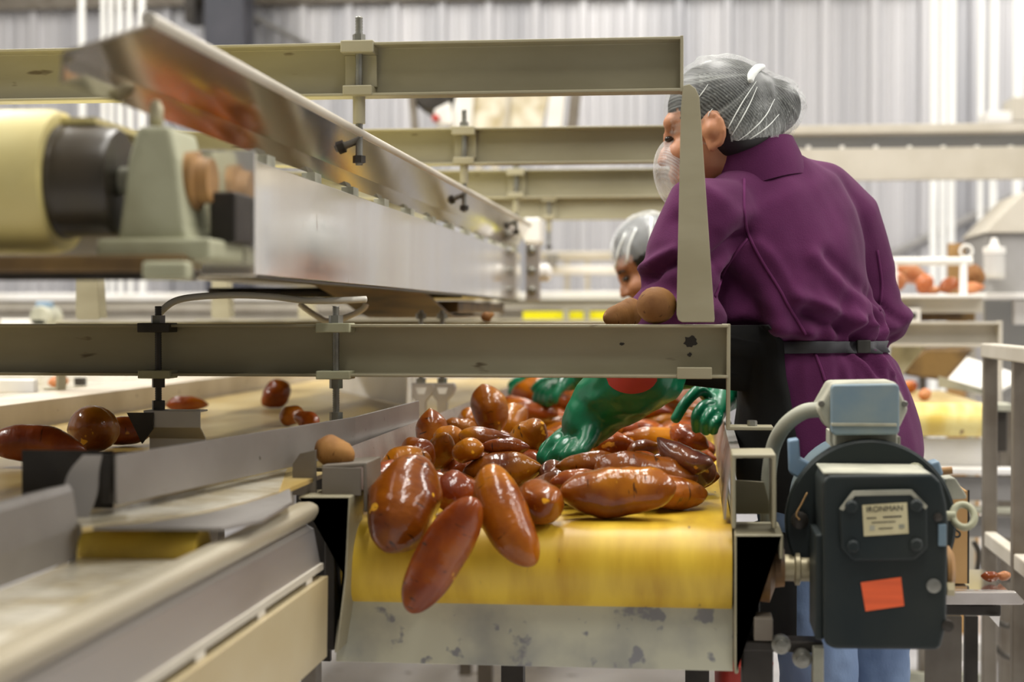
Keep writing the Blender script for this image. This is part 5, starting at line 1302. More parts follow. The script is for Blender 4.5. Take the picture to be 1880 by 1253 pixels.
def fuse(bm, voxel, smooth=6, factor=0.5):
    """Fuse overlapping closed shapes into one continuous surface."""
    bmesh.ops.recalc_face_normals(bm, faces=bm.faces)
    me = bpy.data.meshes.new('tmp'); bm.to_mesh(me); bm.free()
    o = bpy.data.objects.new('tmp', me); COL.objects.link(o)
    r = o.modifiers.new('r', 'REMESH'); r.mode = 'VOXEL'; r.voxel_size = voxel; r.use_smooth_shade = True
    s = o.modifiers.new('s', 'SMOOTH'); s.iterations = smooth; s.factor = factor
    dg = bpy.context.evaluated_depsgraph_get()
    m2_ = bpy.data.meshes.new_from_object(o.evaluated_get(dg))
    bpy.data.objects.remove(o); bpy.data.meshes.remove(me)
    out = NB(); out.from_mesh(m2_); bpy.data.meshes.remove(m2_)
    return out
def bvh_of(bm): return BVHTree.FromBMesh(bm)
def head_matrix(c, f, tilt=0.0):
    f = Vector(f).normalized()
    l = Vector((0, 0, 1)).cross(f).normalized()
    u = f.cross(l)
    m_ = Matrix((f, l, u)).transposed().to_4x4()
    return Matrix.Translation(c) @ m_ @ Matrix.Rotation(tilt, 4, 'X')
def head_shapes(bm, H):
    e = lambda c, r: ell(bm, c, r, H)
    e((-0.012, 0, 0.030), (0.096, 0.076, 0.088))
    e((0.030, 0, -0.035), (0.060, 0.058, 0.075))
    e((0.042, 0, -0.078), (0.042, 0.040, 0.034))
    e((0.070, 0, -0.102), (0.020, 0.022, 0.016))
    e((0.066, 0.0, 0.026), (0.028, 0.050, 0.022))
    e((0.062, 0.036, -0.036), (0.030, 0.024, 0.026)); e((0.062, -0.036, -0.036), (0.030, 0.024, 0.026))
    e((0.089, 0, -0.006), (0.012, 0.010, 0.026)); e((0.099, 0, -0.030), (0.014, 0.013, 0.017)); e((0.108, 0, -0.038), (0.011, 0.012, 0.010))
    e((0.097, 0.012, -0.040), (0.010, 0.008, 0.008)); e((0.097, -0.012, -0.040), (0.010, 0.008, 0.008))
    e((0.088, 0, -0.066), (0.014, 0.024, 0.007)); e((0.086, 0, -0.078), (0.014, 0.022, 0.008))
    e((0.080, 0, -0.055), (0.016, 0.026, 0.014))
def ear_shape(bm, H, side, k=1.0):
    q = lambda x, y, z: H @ Vector((x, side * y, z))
    pts = []
    for i in range(12):
        a = math.radians(262 - i * 22)
        pts.append(q(-0.012 + 0.017 * k * math.cos(a), 0.081 + 0.005 * -math.cos(a), -0.012 + 0.029 * k * math.sin(a)))
    limb(bm, pts, [0.0058 * k] * len(pts), seg=10)
    limb(bm, [q(-0.006, 0.070, -0.012), q(-0.012, 0.080, -0.010)], [0.022 * k, 0.018 * k], seg=14)
    limb(bm, [q(0.000, 0.075, -0.030), q(-0.002, 0.079, -0.044)], [0.010 * k, 0.008 * k], seg=10)
    limb(bm, [q(-0.014, 0.084, -0.004), q(-0.018, 0.086, -0.016), q(-0.012, 0.084, -0.026)], [0.004, 0.004, 0.004], seg=8)
def fold_displace(bm, fn):
    bm.normal_update()
    ns = [v.normal.copy() for v in bm.verts]
    for v, n in zip(bm.verts, ns): v.co += n * fn(v.co, n)
def ray_curve(bvh, pix, off=0.001, n=6, Y=3.0):
    """Pixel polyline laid on a surface as seen from the camera: returns points on the cloth."""
    out = []
    for s in spline([Vector((x, y, 0)) for x, y in pix], n):
        d = ray(s.x, s.y).normalized()
        loc, nor, _, _ = bvh.ray_cast(CO, d)
        if loc is not None: out.append(loc + nor * off)
    return out
def radial_shell(bvh, axis_pts, a0, a1, na, off, th, ref_f, top=None):
    """Shell hugging a cloth surface between two angles round a vertical axis. axis_pts: centre per level."""
    bm = NB(); rows = []
    f = Vector(ref_f).normalized(); l = Vector((0, 0, 1)).cross(f)
    for j, c in enumerate(axis_pts):
        row = []
        for i in range(na):
            a = a0 + (a1 - a0) * i / (na - 1)
            d = f * math.cos(a) + l * math.sin(a)
            st = Vector(c) + d * 0.6
            loc, nor, _, _ = bvh.ray_cast(st, -d)
            if loc is None or (loc - Vector(c)).dot(d) < 0.09: loc = Vector(c) + d * (0.165 + 0.02 * abs(math.sin(a)))
            row.append(bm.verts.new(loc + d * off))
        rows.append(row)
    for a, b in zip(rows, rows[1:]):
        for i in range(na - 1): bm.faces.new((a[i], a[i + 1], b[i + 1], b[i]))
    return bm
def solidify(bm, th):
    bmesh.ops.recalc_face_normals(bm, faces=bm.faces)
    bmesh.ops.solidify(bm, geom=bm.faces[:], thickness=th)
    return bm
# ------------------------------------------------------------------ nearer worker
WF = Vector((-0.75, 0.62, 0)).normalized()          # the way she faces
WR = Vector((WF.y, -WF.x, 0))                        # her right
base_w = Vector((P(1510, 700, 3.08).x, 3.08, 0.14))
wk = thing('person', 'person in a purple fleece, black apron, white hairnet and green gloves leaning over the belt', 'person', base_w)
HC = P(1314, 238, 3.04)
HM = head_matrix(HC, (-0.965, 0.20, -0.17))
neck = [HC + Vector((0.03, 0.01, -0.05)), P(1364, 300, 3.07), P(1395, 340, 3.08)]
spine = [(1392, 296, 3.07, .066, .066), (1403, 325, 3.08, .105, .085), (1416, 360, 3.08, .165, .105), (1428, 410, 3.09, .190, .122), (1436, 470, 3.09, .192, .136), (1446, 530, 3.09, .182, .138), (1464, 585, 3.09, .168, .130), (1482, 640, 3.09, .152, .116), (1500, 690, 3.09, .166, .130), (1514, 750, 3.09, .178, .148), (1524, 810, 3.09, .182, .156), (1530, 850, 3.09, .182, .156)]
SP = [P(x, y, Y) for x, y, Y, _, _ in spine]
SR = [(a, b) for _, _, _, a, b in spine]
Lsh, Lel, Lwr = P(1290, 392, 2.93), P(1240, 585, 2.88), P(1100, 748, 2.93)
Rsh, Rel, Rwr = P(1545, 405, 3.24), P(1586, 612, 3.30), P(1335, 722, 3.28)
L_HAND = [[(1052, 800, 2.93), (1015, 815, 2.91), (998, 838, 2.90), (1003, 858, 2.90)],
          [(1056, 806, 2.91), (1026, 830, 2.88), (1016, 850, 2.88), (1020, 862, 2.88)],
          [(1066, 812, 2.89), (1046, 836, 2.86), (1038, 852, 2.87), (1040, 860, 2.87)],
          [(1075, 815, 2.87), (1062, 836, 2.85), (1058, 848, 2.86), (1058, 852, 2.86)],
          [(1070, 792, 2.96), (1035, 800, 2.98), (1010, 818, 2.98), (1000, 832, 2.97)]]
R_HAND = [[(1306, 738, 3.24), (1284, 718, 3.20), (1260, 738, 3.17), (1240, 770, 3.16)],
          [(1311, 746, 3.22), (1293, 746, 3.18), (1279, 764, 3.16), (1279, 788, 3.17)],
          [(1314, 754, 3.20), (1306, 760, 3.16), (1297, 776, 3.15), (1296, 792, 3.16)],
          [(1320, 760, 3.19), (1318, 772, 3.15), (1312, 782, 3.14), (1310, 792, 3.15)],
          [(1318, 724, 3.28), (1288, 704, 3.28), (1248, 706, 3.28), (1212, 720, 3.28)]]
FR = [.0105, .0108, .0104, .0092, .0118]
def hand(bm, wrist, chains, k=1.0, grow=0.0):
    kn = [P(*c[0]) for c in chains]
    for i, c in enumerate(chains):
        p = [P(*q) for q in c]
        limb(bm, spline(p, 4), [FR[i] * k * (1.0 - 0.22 * j / 12) + grow for j in range(13)], seg=10)
    mid = sum(kn[:4], Vector()) / 4
    for a in kn[:4]:
        limb(bm, [wrist, wrist.lerp(a, 0.5), a], [.024 + grow, .019 + grow, .0125 + grow], seg=12)
    limb(bm, [wrist.lerp(mid, 0.15), kn[4]], [.022 + grow, .0135 + grow], seg=12)
knees = [P(1500, 1180, 3.02), P(1600, 1180, 3.16)]
ank = [Vector((knees[0].x + 0.01, 3.04, 0.24)), Vector((knees[1].x + 0.01, 3.18, 0.24))]
hips = [P(1478, 850, 3.04), P(1572, 850, 3.14)]
bm = NB()
head_shapes(bm, HM); ear_shape(bm, HM, 1, 0.98); ear_shape(bm, HM, -1, 0.98)
limb(bm, neck, [.058, .056, .062])
limb(bm, SP, [(a - .042, b - .042) if i > 1 else (a - .016, b - .016) for i, (a, b) in enumerate(SR)], ref=WR)
limb(bm, [Lsh, Lel, Lwr], [.044, .036, .026]); limb(bm, [Rsh, Rel, Rwr], [.044, .036, .026])
hand(bm, Lwr, L_HAND, 0.86); hand(bm, Rwr, R_HAND, 0.86)
for h_, k_, a_ in zip(hips, knees, ank):
    limb(bm, [h_, k_, a_], [.085, .056, .038])
    limb(bm, [a_ + Vector((0, 0, -0.05)), a_ + WF * 0.12 + Vector((0, 0, -0.065))], [.034, .026])
body = obj('body', fuse(bm, 0.0042, 3), 'skin', wk, smooth=True)
for s in (1, -1):
    b_ = NB(); ell(b_, (0.083, s * 0.030, -0.004), (0.008, 0.011, 0.006), HM); obj('eye', b_, 'eye', wk, smooth=True)
# hair: crown and a bun high at the back
def hair_bm(grow):
    b_ = NB()
    ell(b_, (-0.016, 0, 0.040), (0.100 + grow, 0.080 + grow, 0.088 + grow), HM)
    ell(b_, (-0.040, 0, 0.005), (0.078 + grow, 0.074 + grow, 0.075 + grow), HM)
    bc = P(1420, 196, 3.07)
    ell(b_, bc, (0.052 + grow, 0.054 + grow, 0.052 + grow))
    ell(b_, P(1376, 180, 3.06), (0.058 + grow, 0.058 + grow, 0.054 + grow))
    ell(b_, P(1388, 232, 3.07), (0.052 + grow, 0.058 + grow, 0.040 + grow))
    return b_
hb = fuse(hair_bm(0.0), 0.006, 8)
# keep hair off the face
inv = HM.inverted()
dv = [v for v in hb.verts if (inv @ v.co).x > 0.052 and (inv @ v.co).z < 0.040]
bmesh.ops.delete(hb, geom=dv, context='VERTS')
obj('hair', hb, 'hair', wk, smooth=True)
nb = fuse(hair_bm(0.007), 0.0036, 14)
knot = P(1384, 138, 3.0)
def netfold(c, n):
    d = c - knot
    a = math.atan2(d.z, d.x + 0.5 * d.y)
    r = d.length
    f = noise.noise(Vector((a * 7, r * 3, 1.3))) * 0.004 + abs(noise.noise(Vector((a * 15, r * 5, 7)))) * 0.005
    return f * min(1, r * 9)
fold_displace(nb, netfold)
def cutnet(c):
    l = inv @ c
    return l.z < -0.040 or (l.x > 0.030 and l.z < -0.002) or (l.z < -0.015 and abs(l.x + 0.005) < 0.03 and abs(l.y) > 0.06)
bmesh.ops.delete(nb, geom=[v for v in nb.verts if cutnet(v.co)], context='VERTS')
nbv = bvh_of(nb)
folds = []
nape = inv @ P(1340, 268, 3.0)
for v in nb.verts:
    d = v.co - knot
    r = d.length
    a = math.atan2(d.z, d.x + 0.6 * d.y)
    f = 1 - abs(noise.noise(Vector((a * 9, r * 2.2, 4.7)))) * 5.5
    f2 = 1 - abs(noise.noise(Vector((a * 17, r * 3, 11.2)))) * 6
    l = inv @ v.co
    edge = math.exp(-((l.z + 0.030) / 0.018) ** 2)
    amt = (0.25 + 0.75 * min(1, max(0, r - 0.02) / 0.08)) * (0.45 if l.x > 0.0 else 1.0)
    folds.append(max(0, max(f, 0.7 * f2)) ** 2 * 0.42 * amt + 0.25 * edge)
net = obj('hairnet', nb, 'net', wk, smooth=True)
fa = net.data.attributes.new('fold', 'FLOAT', 'POINT')
for i, f in enumerate(folds): fa.data[i].value = f
# gathered folds of the net, laid on its surface
for j, pix in enumerate(([(1388, 150), (1362, 190), (1340, 230), (1324, 262)], [(1390, 160), (1374, 196), (1354, 232), (1334, 264)], [(1422, 182), (1406, 212), (1380, 240), (1350, 262)], [(1430, 210), (1410, 232), (1385, 250), (1362, 264)], [(1300, 155), (1290, 170), (1278, 184)], [(1308, 200), (1302, 208), (1301, 214)])):
    c = ray_curve(nbv, pix, 0.0004)
    if len(c) > 3: obj('net_fold', tube(c, [0.0008 * math.sin(math.pi * (i + 0.6) / (len(c) + 0.2)) + 0.0003 for i in range(len(c))], seg=6), 'net_opaque', net, smooth=True)
c = ray_curve(nbv, [(1402, 122), (1390, 126), (1380, 138), (1378, 150)], 0.0)
if len(c) > 3: obj('net_knot', tube(c, [0.005 + 0.003 * math.sin(math.pi * i / (len(c) - 1)) for i in range(len(c))], seg=12), 'net_opaque', net, smooth=True, label='white gathered knot')
# elastic edge of the net over the ear and round the nape
c = ray_curve(nbv, [(1288, 266), (1302, 272), (1318, 268), (1350, 268), (1390, 260), (1420, 260)], 0.0005)
if len(c) > 3: obj('net_edge', tube(c, 0.0011, seg=6), 'net_opaque', net, smooth=True)
# net tail behind the bun
bm = NB()
ta = [P(1474, 170, 3.07), P(1476, 205, 3.07), P(1462, 238, 3.07), P(1446, 262, 3.07)]
tb2 = [P(1458, 180, 3.06), P(1452, 210, 3.06), P(1436, 240, 3.06), P(1424, 262, 3.06)]
va = [bm.verts.new(p) for p in spline(ta, 5)]; vb = [bm.verts.new(p) for p in spline(tb2, 5)]
for i in range(len(va) - 1): bm.faces.new((va[i], va[i + 1], vb[i + 1], vb[i]))
obj('net_tail', bm, 'net2', net, smooth=True)
# beard net over mouth and chin
bb = NB(); ell(bb, (0.078, 0, -0.066), (0.050, 0.062, 0.068), HM, seg=36)
bmesh.ops.delete(bb, geom=[v for v in bb.verts if (inv @ v.co).x < 0.045], context='VERTS')
fold_displace(bb, lambda c, n: 0.004 * abs(noise.noise(Vector(((inv @ c).y * 90, (inv @ c).z * 12, 3)))))
obj('beard_net', bb, 'net2', wk, smooth=True, label='white net covering the mouth and chin')
# sweater
def sweater_bm():
    b_ = NB()
    limb(b_, SP, SR, ref=WR, seg=28)
    limb(b_, [P(1326, 396, 2.97), Lsh, P(1255, 470, 2.905), Lel], [.066, .076, .070, .064])
    limb(b_, [P(1500, 362, 3.20), Rsh, P(1578, 500, 3.27), Rel], [.076, .080, .066, .062])
    limb(b_, [Lel, Lel.lerp(Lwr, 0.45)], [.062, .050]); limb(b_, [Rel, Rel.lerp(Rwr, 0.6)], [.062, .052])
    limb(b_, [P(1330, 388, 2.98), P(1400, 345, 3.08), P(1510, 356, 3.20)], [.060, .078, .064])
    return b_
sb_ = fuse(sweater_bm(), 0.0058, 18)
waist = SP[7]
def segd(c, a, b):
    ab = b - a; t = max(0, min(1, (c - a).dot(ab) / ab.length_squared)); return (c - (a + ab * t)).length
sb0 = bvh_of(sb_)
FOLDS = []
for pix, s_, dp in (([(1312, 474), (1347, 442), (1372, 431)], .012, -.016), ([(1318, 490), (1342, 462), (1362, 446)], .010, .010),
                    ([(1324, 508), (1360, 550), (1392, 588)], .030, -.022), ([(1378, 436), (1427, 485), (1461, 560), (1481, 617)], .012, .007),
                    ([(1461, 545), (1530, 574), (1576, 602), (1612, 628)], .014, .017), ([(1478, 572), (1530, 596), (1560, 618)], .012, -.017),
                    ([(1570, 588), (1570, 626)], .007, -.016), ([(1588, 590), (1600, 624)], .010, .013), ([(1552, 596), (1556, 626)], .008, .012),
                    ([(1495, 474), (1541, 525), (1598, 577), (1618, 622)], .016, .010), ([(1520, 470), (1570, 520), (1606, 560)], .014, -.009),
                    ([(1364, 600), (1421, 628), (1478, 630)], .014, -.016), ([(1370, 575), (1425, 604), (1480, 612)], .016, .014),
                    ([(1599, 648), (1633, 690)], .008, .012), ([(1585, 650), (1622, 700)], .007, -.010), ([(1570, 650), (1606, 702)], .008, .009),
                    ([(1236, 480), (1209, 491), (1181, 512)], .011, -.018), ([(1236, 462), (1205, 474), (1182, 494)], .012, .012),
                    ([(1606, 560), (1628, 585)], .008, -.010), ([(1604, 600), (1630, 618)], .008, -.012), ([(1604, 625), (1628, 640)], .008, -.010),
                    ([(1325, 420), (1345, 400), (1380, 392)], .016, .007), ([(1240, 400), (1268, 440), (1270, 500)], .016, -.008)):
    pl = ray_curve(sb0, pix, 0.0, 3)
    if len(pl) > 1: FOLDS.append((pl, s_, dp))
def creases(c, n):
    f = 0.010 * noise.noise(Vector((c.x * 7, c.y * 7, c.z * 6))) + 0.004 * noise.noise(Vector((c.x * 18, c.y * 18, c.z * 10)))
    w_ = math.exp(-((c.z - waist.z - 0.05) / 0.055) ** 2)              # gathers above the belt
    ang = math.atan2(c.y - waist.y, c.x - waist.x)
    f += w_ * (0.014 + 0.030 * noise.noise(Vector((ang * 4.2, c.z * 14, 2.0))))
    w2 = math.exp(-((c.z - waist.z) / 0.020) ** 2)
    f -= w2 * 0.014
    w3 = math.exp(-((c.z - waist.z + 0.055) / 0.045) ** 2)
    f += w3 * 0.014 * noise.noise(Vector((ang * 6, c.z * 7, 9.0)))
    for (elb, up, k) in ((Lel, Lsh, 1.0), (Rel, Rsh, 1.2)):
        d = (c - elb).length
        if d < 0.16:
            ax = (up - elb).normalized(); t = (c - elb).dot(ax)
            f += k * 0.0085 * math.sin(t * 105 + 3.2 * noise.noise(c * 13)) * math.exp(-(d / 0.085) ** 2)
    for pl, s_, dp in FOLDS:
        dm = min(segd(c, p, q_) for p, q_ in zip(pl, pl[1:]))
        if dm < s_ * 2.5: f += dp * math.exp(-(dm / s_) ** 2)
    return f
fold_displace(sb_, creases)
bmesh.ops.smooth_vert(sb_, verts=sb_.verts, factor=0.25, use_axis_x=True, use_axis_y=True, use_axis_z=True)
# open the neck
bmesh.ops.delete(sb_, geom=[v for v in sb_.verts if (v.co - P(1380, 286, 3.07)).length < 0.060 and v.co.z > P(1380, 305, 3.07).z], context='VERTS')
swv = bvh_of(sb_)
sw = obj('fleece_sweater', sb_, 'fleece', wk, smooth=True, label='purple fleece sweater')
for pix in ([(1366, 330), (1366, 390), (1374, 430), (1398, 478), (1430, 530), (1455, 575), (1480, 615)], [(1497, 650), (1508, 680), (1514, 700)], [(1372, 440), (1352, 462), (1330, 498), (1312, 545)], [(1610, 460), (1618, 520), (1615, 570)]):
    c = ray_curve(swv, pix, 0.0006)
    if len(c) > 4: obj('seam', tube(c, 0.0030, seg=8), 'seam', sw, smooth=True)
# stand collar
bm = NB()
cc, cn = P(1383, 304, 3.07), (Vector((-0.30, 0.12, 0.95))).normalized()
u_, v_ = frame_of(cn)
r0, r1, r2 = [], [], []
for i in range(40):
    a = 2 * math.pi * i / 40
    d = u_ * math.cos(a) + v_ * math.sin(a)
    bk = max(0, d.dot(-WF))
    r0.append(bm.verts.new(cc + d * (0.088 + 0.002 * bk) - cn * 0.050))
    r1.append(bm.verts.new(cc + d * (0.0885 + 0.002 * bk) + cn * (-0.010 + 0.004 * bk)))
    r2.append(bm.verts.new(cc + d * (0.084 + 0.002 * bk) + cn * (0.016 + 0.012 * bk)))
for ra, rb in ((r0, r1), (r1, r2)):
    for i in range(40): bm.faces.new((ra[i], ra[(i + 1) % 40], rb[(i + 1) % 40], rb[i]))
solidify(bm, 0.007)
obj('collar', bm, 'fleece', sw, smooth=True, auto=50, label='stand-up purple collar')
# jeans and boots
b_ = NB()
limb(b_, [P(1500, 790, 3.09), P(1525, 840, 3.09)], [(.150, .125), (.165, .135)], ref=WR)
for h_, k_, a_ in zip(hips, knees, ank):
    limb(b_, [h_, h_.lerp(k_, 0.5), k_, a_ + Vector((0, 0, 0.02))], [.105, .088, .074, .062])
jb = fuse(b_, 0.008, 8)
fold_displace(jb, lambda c, n: 0.006 * noise.noise(Vector((c.x * 22, c.y * 22, c.z * 9))) + 0.003 * noise.noise(c * 45))
obj('jeans', jb, 'jeans', wk, smooth=True, label='blue jeans')
for a_ in ank:
    b_ = NB()
    limb(b_, [a_ + Vector((0, 0, 0.04)), a_ + Vector((0, 0, -0.045))], [.050, .048])
    limb(b_, [a_ + Vector((0, 0, -0.055)) - WF * 0.03, a_ + WF * 0.09 + Vector((0, 0, -0.058)), a_ + WF * 0.15 + Vector((0, 0, -0.066))], [.044, .042, .030])
    obj('boot', fuse(b_, 0.007, 5), 'boot', wk, smooth=True)
# apron and its webbing strap
jv = swv
lv = []
for k in range(20):
    z = P(1480, 598, 3.09).z - k * 0.030
    t = k / 14
    cpt = SP[7].lerp(SP[11], min(1, t * 2.0)); lv.append(Vector((cpt.x, cpt.y, z)))
ap = radial_shell(swv, lv, math.radians(-72), math.radians(106), 40, 0.012, 0.003, WF)
obj('apron', solidify(ap, 0.003), 'apron', wk, smooth=True, label='black waist apron')
st = []
for k in range(3):
    z = P(1500, 646 - k * 10, 3.09).z
    st.append(Vector((SP[7].x, SP[7].y, z)))
sp_ = radial_shell(swv, st, math.radians(102), math.radians(224), 40, 0.006, 0.003, WF)
strp = obj('apron_strap', solidify(sp_, 0.0025), 'strap', wk, smooth=True, label='charcoal strap tied round the back')
bk = ray_curve(swv, [(1574, 637), (1582, 637), (1590, 636)], 0.006, n=2)
if bk:
    c = bk[len(bk) // 2]
    nn = Vector((0.25, -1, 0)).normalized()
    R = Matrix.Translation(c) @ Matrix(((-nn.y, nn.x, 0), (nn.x, nn.y, 0), (0, 0, 1))).transposed().to_4x4()
    obj('buckle', box(NB(), -0.013, 0.013, -0.005, 0.004, -0.012, 0.012, Matrix.Translation(c) @ Matrix.Rotation(math.atan2(nn.x, -nn.y), 4, 'Z')), 'ink', strp, bevel=0.002)
# gloves
gl_ = NB()
hand(gl_, Lwr, L_HAND, 1.12, 0.0035)
limb(gl_, [P(1190, 672, 2.885), P(1150, 705, 2.90), Lwr, P(1072, 785, 2.92)], [.076, .070, .056, .044])
g1 = fuse(gl_, 0.0042, 6)
fold_displace(g1, lambda c, n: 0.0035 * noise.noise(Vector((c.x * 30, c.y * 30, c.z * 40))))
g1v = bvh_of(g1)
go = obj('glove', g1, 'glove', wk, smooth=True, label='long green rubber gauntlet reaching into the potatoes')
# red roundel on the gauntlet's cuff
bm = NB()
rows = []
for i in range(9):
    row = []
    for j in range(15):
        px = 1112 + (1206 - 1112) * j / 14
        yb_ = 690 + 33 * math.sqrt(max(0, 1 - ((px - 1160) / 48) ** 2))
        yy = 664 + (yb_ - 664) * i / 8
        loc, nor, _, _ = g1v.ray_cast(CO, ray(px, yy).normalized())
        row.append(bm.verts.new(loc + nor * 0.0012) if loc is not None else None)
    rows.append(row)
for a, b in zip(rows, rows[1:]):
    for j in range(14):
        q = (a[j], a[j + 1], b[j + 1], b[j])
        if all(q): bm.faces.new(q)
bmesh.ops.delete(bm, geom=[v for v in bm.verts if not v.link_faces], context='VERTS')
obj('red_patch', bm, 'red', go, smooth=True, label='red rounded patch on the gauntlet')
gl_ = NB()
hand(gl_, Rwr, R_HAND, 1.02, 0.0022)
limb(gl_, [Rwr.lerp(Rel, 0.35), Rwr, P(1318, 738, 3.26)], [.044, .036, .030])
g2_ = fuse(gl_, 0.0030, 4)
g2v = bvh_of(g2_)
go2 = obj('glove', g2_, 'glove', wk, smooth=True, label='green glove with a pointing finger')
# low step she stands on
st_ = thing('step_platform', 'low grey step under the person in purple', 'step', (base_w.x, 3.1, 0))
obj('tread', box(NB(), base_w.x - 0.40, base_w.x + 0.15, 2.86, 3.55, 0.12, 0.14), 'grey', st_, bevel=0.003)
for x in (-0.38, 0.09):
    for y in (2.88, 3.49):
        obj('leg', box(NB(), base_w.x + x, base_w.x + x + 0.04, y, y + 0.04, 0, 0.12), 'grey', st_)
# ------------------------------------------------------------------ farther worker
WY = 4.45
w2 = thing('person', 'bowed person in a navy jacket and white hairnet, half hidden behind the purple fleece', 'person', (P(1300, 800, WY).x + 0.16, WY, 0.0))
HC2 = P(1194, 482, WY)
HM2 = head_matrix(HC2, (-0.86, -0.10, -0.52))
inv2 = HM2.inverted()
nk2 = [HC2 + Vector((0.05, 0.0, -0.05)), HC2 + Vector((0.11, 0.01, -0.10)), HC2 + Vector((0.16, 0.02, -0.14))]
tor = [HC2 + Vector((0.17, 0.02, -0.14)), HC2 + Vector((0.24, 0.02, -0.24)), HC2 + Vector((0.36, 0.02, -0.36)), HC2 + Vector((0.42, 0.02, -0.52))]
tor.append(Vector((tor[-1].x + 0.04, WY + 0.02, 0.86)))
tr = [(.10, .08), (.185, .11), (.17, .12), (.15, .11), (.165, .12)]
ls, rs = tor[1] + Vector((-0.02, -0.175, 0.03)), tor[1] + Vector((-0.02, 0.175, 0.03))
le, re_ = P(1140, 640, 4.12), P(1190, 650, 4.70)
lw, rw = P(1040, 694, 4.05), P(1002, 690, 4.55)
H2L = [[(1012, 706, 4.03), (994, 716, 4.02), (986, 730, 4.02), (988, 740, 4.02)], [(1016, 708, 4.00), (1000, 722, 3.99), (996, 734, 3.99), (998, 742, 3.99)], [(1022, 710, 3.98), (1010, 726, 3.97), (1006, 736, 3.97), (1008, 742, 3.97)], [(1028, 712, 3.96), (1020, 726, 3.95), (1018, 734, 3.95), (1018, 738, 3.95)], [(1022, 698, 4.06), (1002, 702, 4.08), (988, 710, 4.08), (982, 716, 4.08)]]
H2R = [[(974, 702, 4.55), (956, 708, 4.54), (942, 716, 4.54), (938, 722, 4.54)], [(978, 704, 4.52), (962, 714, 4.51), (952, 722, 4.51), (950, 728, 4.51)], [(982, 706, 4.50), (970, 718, 4.49), (964, 726, 4.49), (962, 730, 4.49)], [(986, 708, 4.48), (978, 720, 4.47), (974, 726, 4.47), (973, 729, 4.47)], [(982, 696, 4.58), (964, 698, 4.59), (948, 702, 4.59), (938, 708, 4.59)]]
bm = NB()
head_shapes(bm, HM2); ear_shape(bm, HM2, 1); ear_shape(bm, HM2, -1)
limb(bm, nk2, [.055, .054, .058])
WR2 = Vector((0.05, 1, 0))
limb(bm, tor, [(a - .015, b - .015) for a, b in tr], ref=WR2)
limb(bm, [ls, le, lw], [.050, .038, .026]); limb(bm, [rs, re_, rw], [.050, .038, .026])
hand(bm, lw, H2L, 0.86); hand(bm, rw, H2R, 0.86)
hp2 = [tor[-1] + Vector((0, -0.085, 0.0)), tor[-1] + Vector((0, 0.085, 0.0))]
an2 = [Vector((h.x + 0.02, h.y, 0.09)) for h in hp2]
for h_, a_ in zip(hp2, an2):
    limb(bm, [h_, h_.lerp(a_, 0.5), a_], [.082, .055, .038]); limb(bm, [a_ + Vector((0, 0, -0.05)), a_ + Vector((-0.13, 0, -0.062))], [.034, .026])
obj('body', fuse(bm, 0.0052, 3), 'skin2', w2, smooth=True)
for s in (1, -1):
    b_ = NB(); ell(b_, (0.083, s * 0.030, -0.004), (0.010, 0.012, 0.007), HM2); obj('eye', b_, 'eye', w2, smooth=True)
    b_ = NB(); limb(b_, [HM2 @ Vector((0.090, s * 0.016, 0.016)), HM2 @ Vector((0.088, s * 0.032, 0.021)), HM2 @ Vector((0.076, s * 0.046, 0.016))], [.003, .004, .0025], seg=8); obj('eyebrow', b_, 'hair', w2, smooth=True)
def hair2(g):
    b_ = NB()
    ell(b_, (-0.014, 0, 0.036), (0.100 + g, 0.080 + g, 0.090 + g), HM2)
    ell(b_, (-0.050, 0, 0.010), (0.070 + g, 0.070 + g, 0.075 + g), HM2)
    return b_
hb = fuse(hair2(0), 0.007, 6)
bmesh.ops.delete(hb, geom=[v for v in hb.verts if (inv2 @ v.co).x > 0.045 and (inv2 @ v.co).z < 0.052], context='VERTS')
obj('hair', hb, 'hair', w2, smooth=True)
nb = fuse(hair2(0.008), 0.006, 8)
bmesh.ops.delete(nb, geom=[v for v in nb.verts if (inv2 @ v.co).z < 0.026 - 0.35 * max(0, -(inv2 @ v.co).x)], context='VERTS')
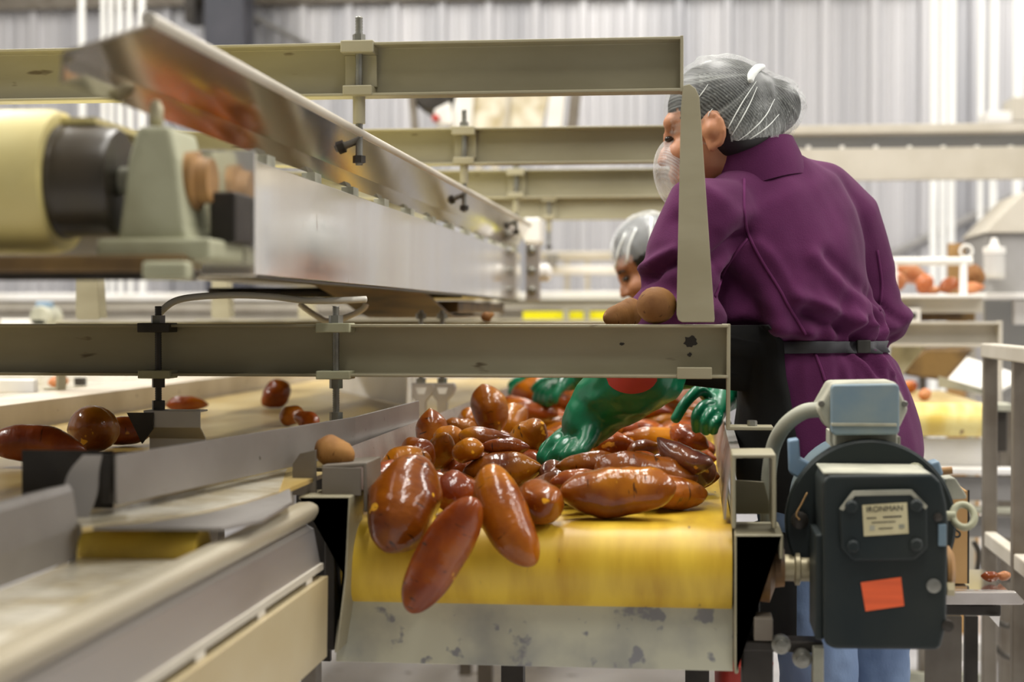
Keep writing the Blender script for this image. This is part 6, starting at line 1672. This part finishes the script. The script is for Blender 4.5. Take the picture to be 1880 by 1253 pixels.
fold_displace(nb, lambda c, n: 0.006 * abs(noise.noise(Vector(((inv2 @ c).x * 40, (inv2 @ c).y * 40, (inv2 @ c).z * 8)))))
nbv2 = bvh_of(nb)
n2 = obj('hairnet', nb, 'net2', w2, smooth=True)
for pix in ([(1196, 400), (1194, 440), (1190, 480)], [(1168, 420), (1156, 450), (1150, 490)], [(1148, 430), (1136, 460), (1130, 492)], [(1122, 497), (1150, 494), (1190, 490)]):
    c = ray_curve(nbv2, pix, 0.0005)
    if len(c) > 3: obj('net_fold', tube(c, 0.0028, seg=6), 'net_opaque', n2, smooth=True)
b_ = NB()
limb(b_, tor, tr, ref=WR2)
limb(b_, [ls, le, le.lerp(lw, 0.45)], [.072, .056, .046]); limb(b_, [rs, re_, re_.lerp(rw, 0.45)], [.072, .056, .046])
limb(b_, [ls + Vector((0.02, 0.04, 0.0)), tor[0] + Vector((0.02, 0, -0.02)), rs + Vector((0.02, -0.04, 0.0))], [.068, .085, .068])
jb = fuse(b_, 0.009, 8)
fold_displace(jb, lambda c, n: 0.006 * noise.noise(c * 16))
obj('jacket', jb, 'navy', w2, smooth=True, label='navy jacket')
b_ = NB()
for h_, a_ in zip(hp2, an2): limb(b_, [h_ + Vector((0, 0, 0.03)), h_.lerp(a_, 0.5), a_ + Vector((0, 0, 0.02))], [.112, .080, .062])
obj('trousers', fuse(b_, 0.010, 5), 'navy', w2, smooth=True)
for a_ in an2:
    b_ = NB()
    limb(b_, [a_ + Vector((0.02, 0, -0.045)), a_ + Vector((-0.10, 0, -0.048)), a_ + Vector((-0.15, 0, -0.055))], [.044, .042, .032]); limb(b_, [a_ + Vector((0, 0, 0.05)), a_ + Vector((0, 0, -0.04))], [.048, .046])
    obj('boot', fuse(b_, 0.008, 4), 'boot', w2, smooth=True)
for wr, ch_, el in ((lw, H2L, le), (rw, H2R, re_)):
    b_ = NB(); hand(b_, wr, ch_, 1.12, 0.003); limb(b_, [wr.lerp(el, 0.5), wr], [.052, .036])
    obj('glove', fuse(b_, 0.005, 5), 'glove', w2, smooth=True)
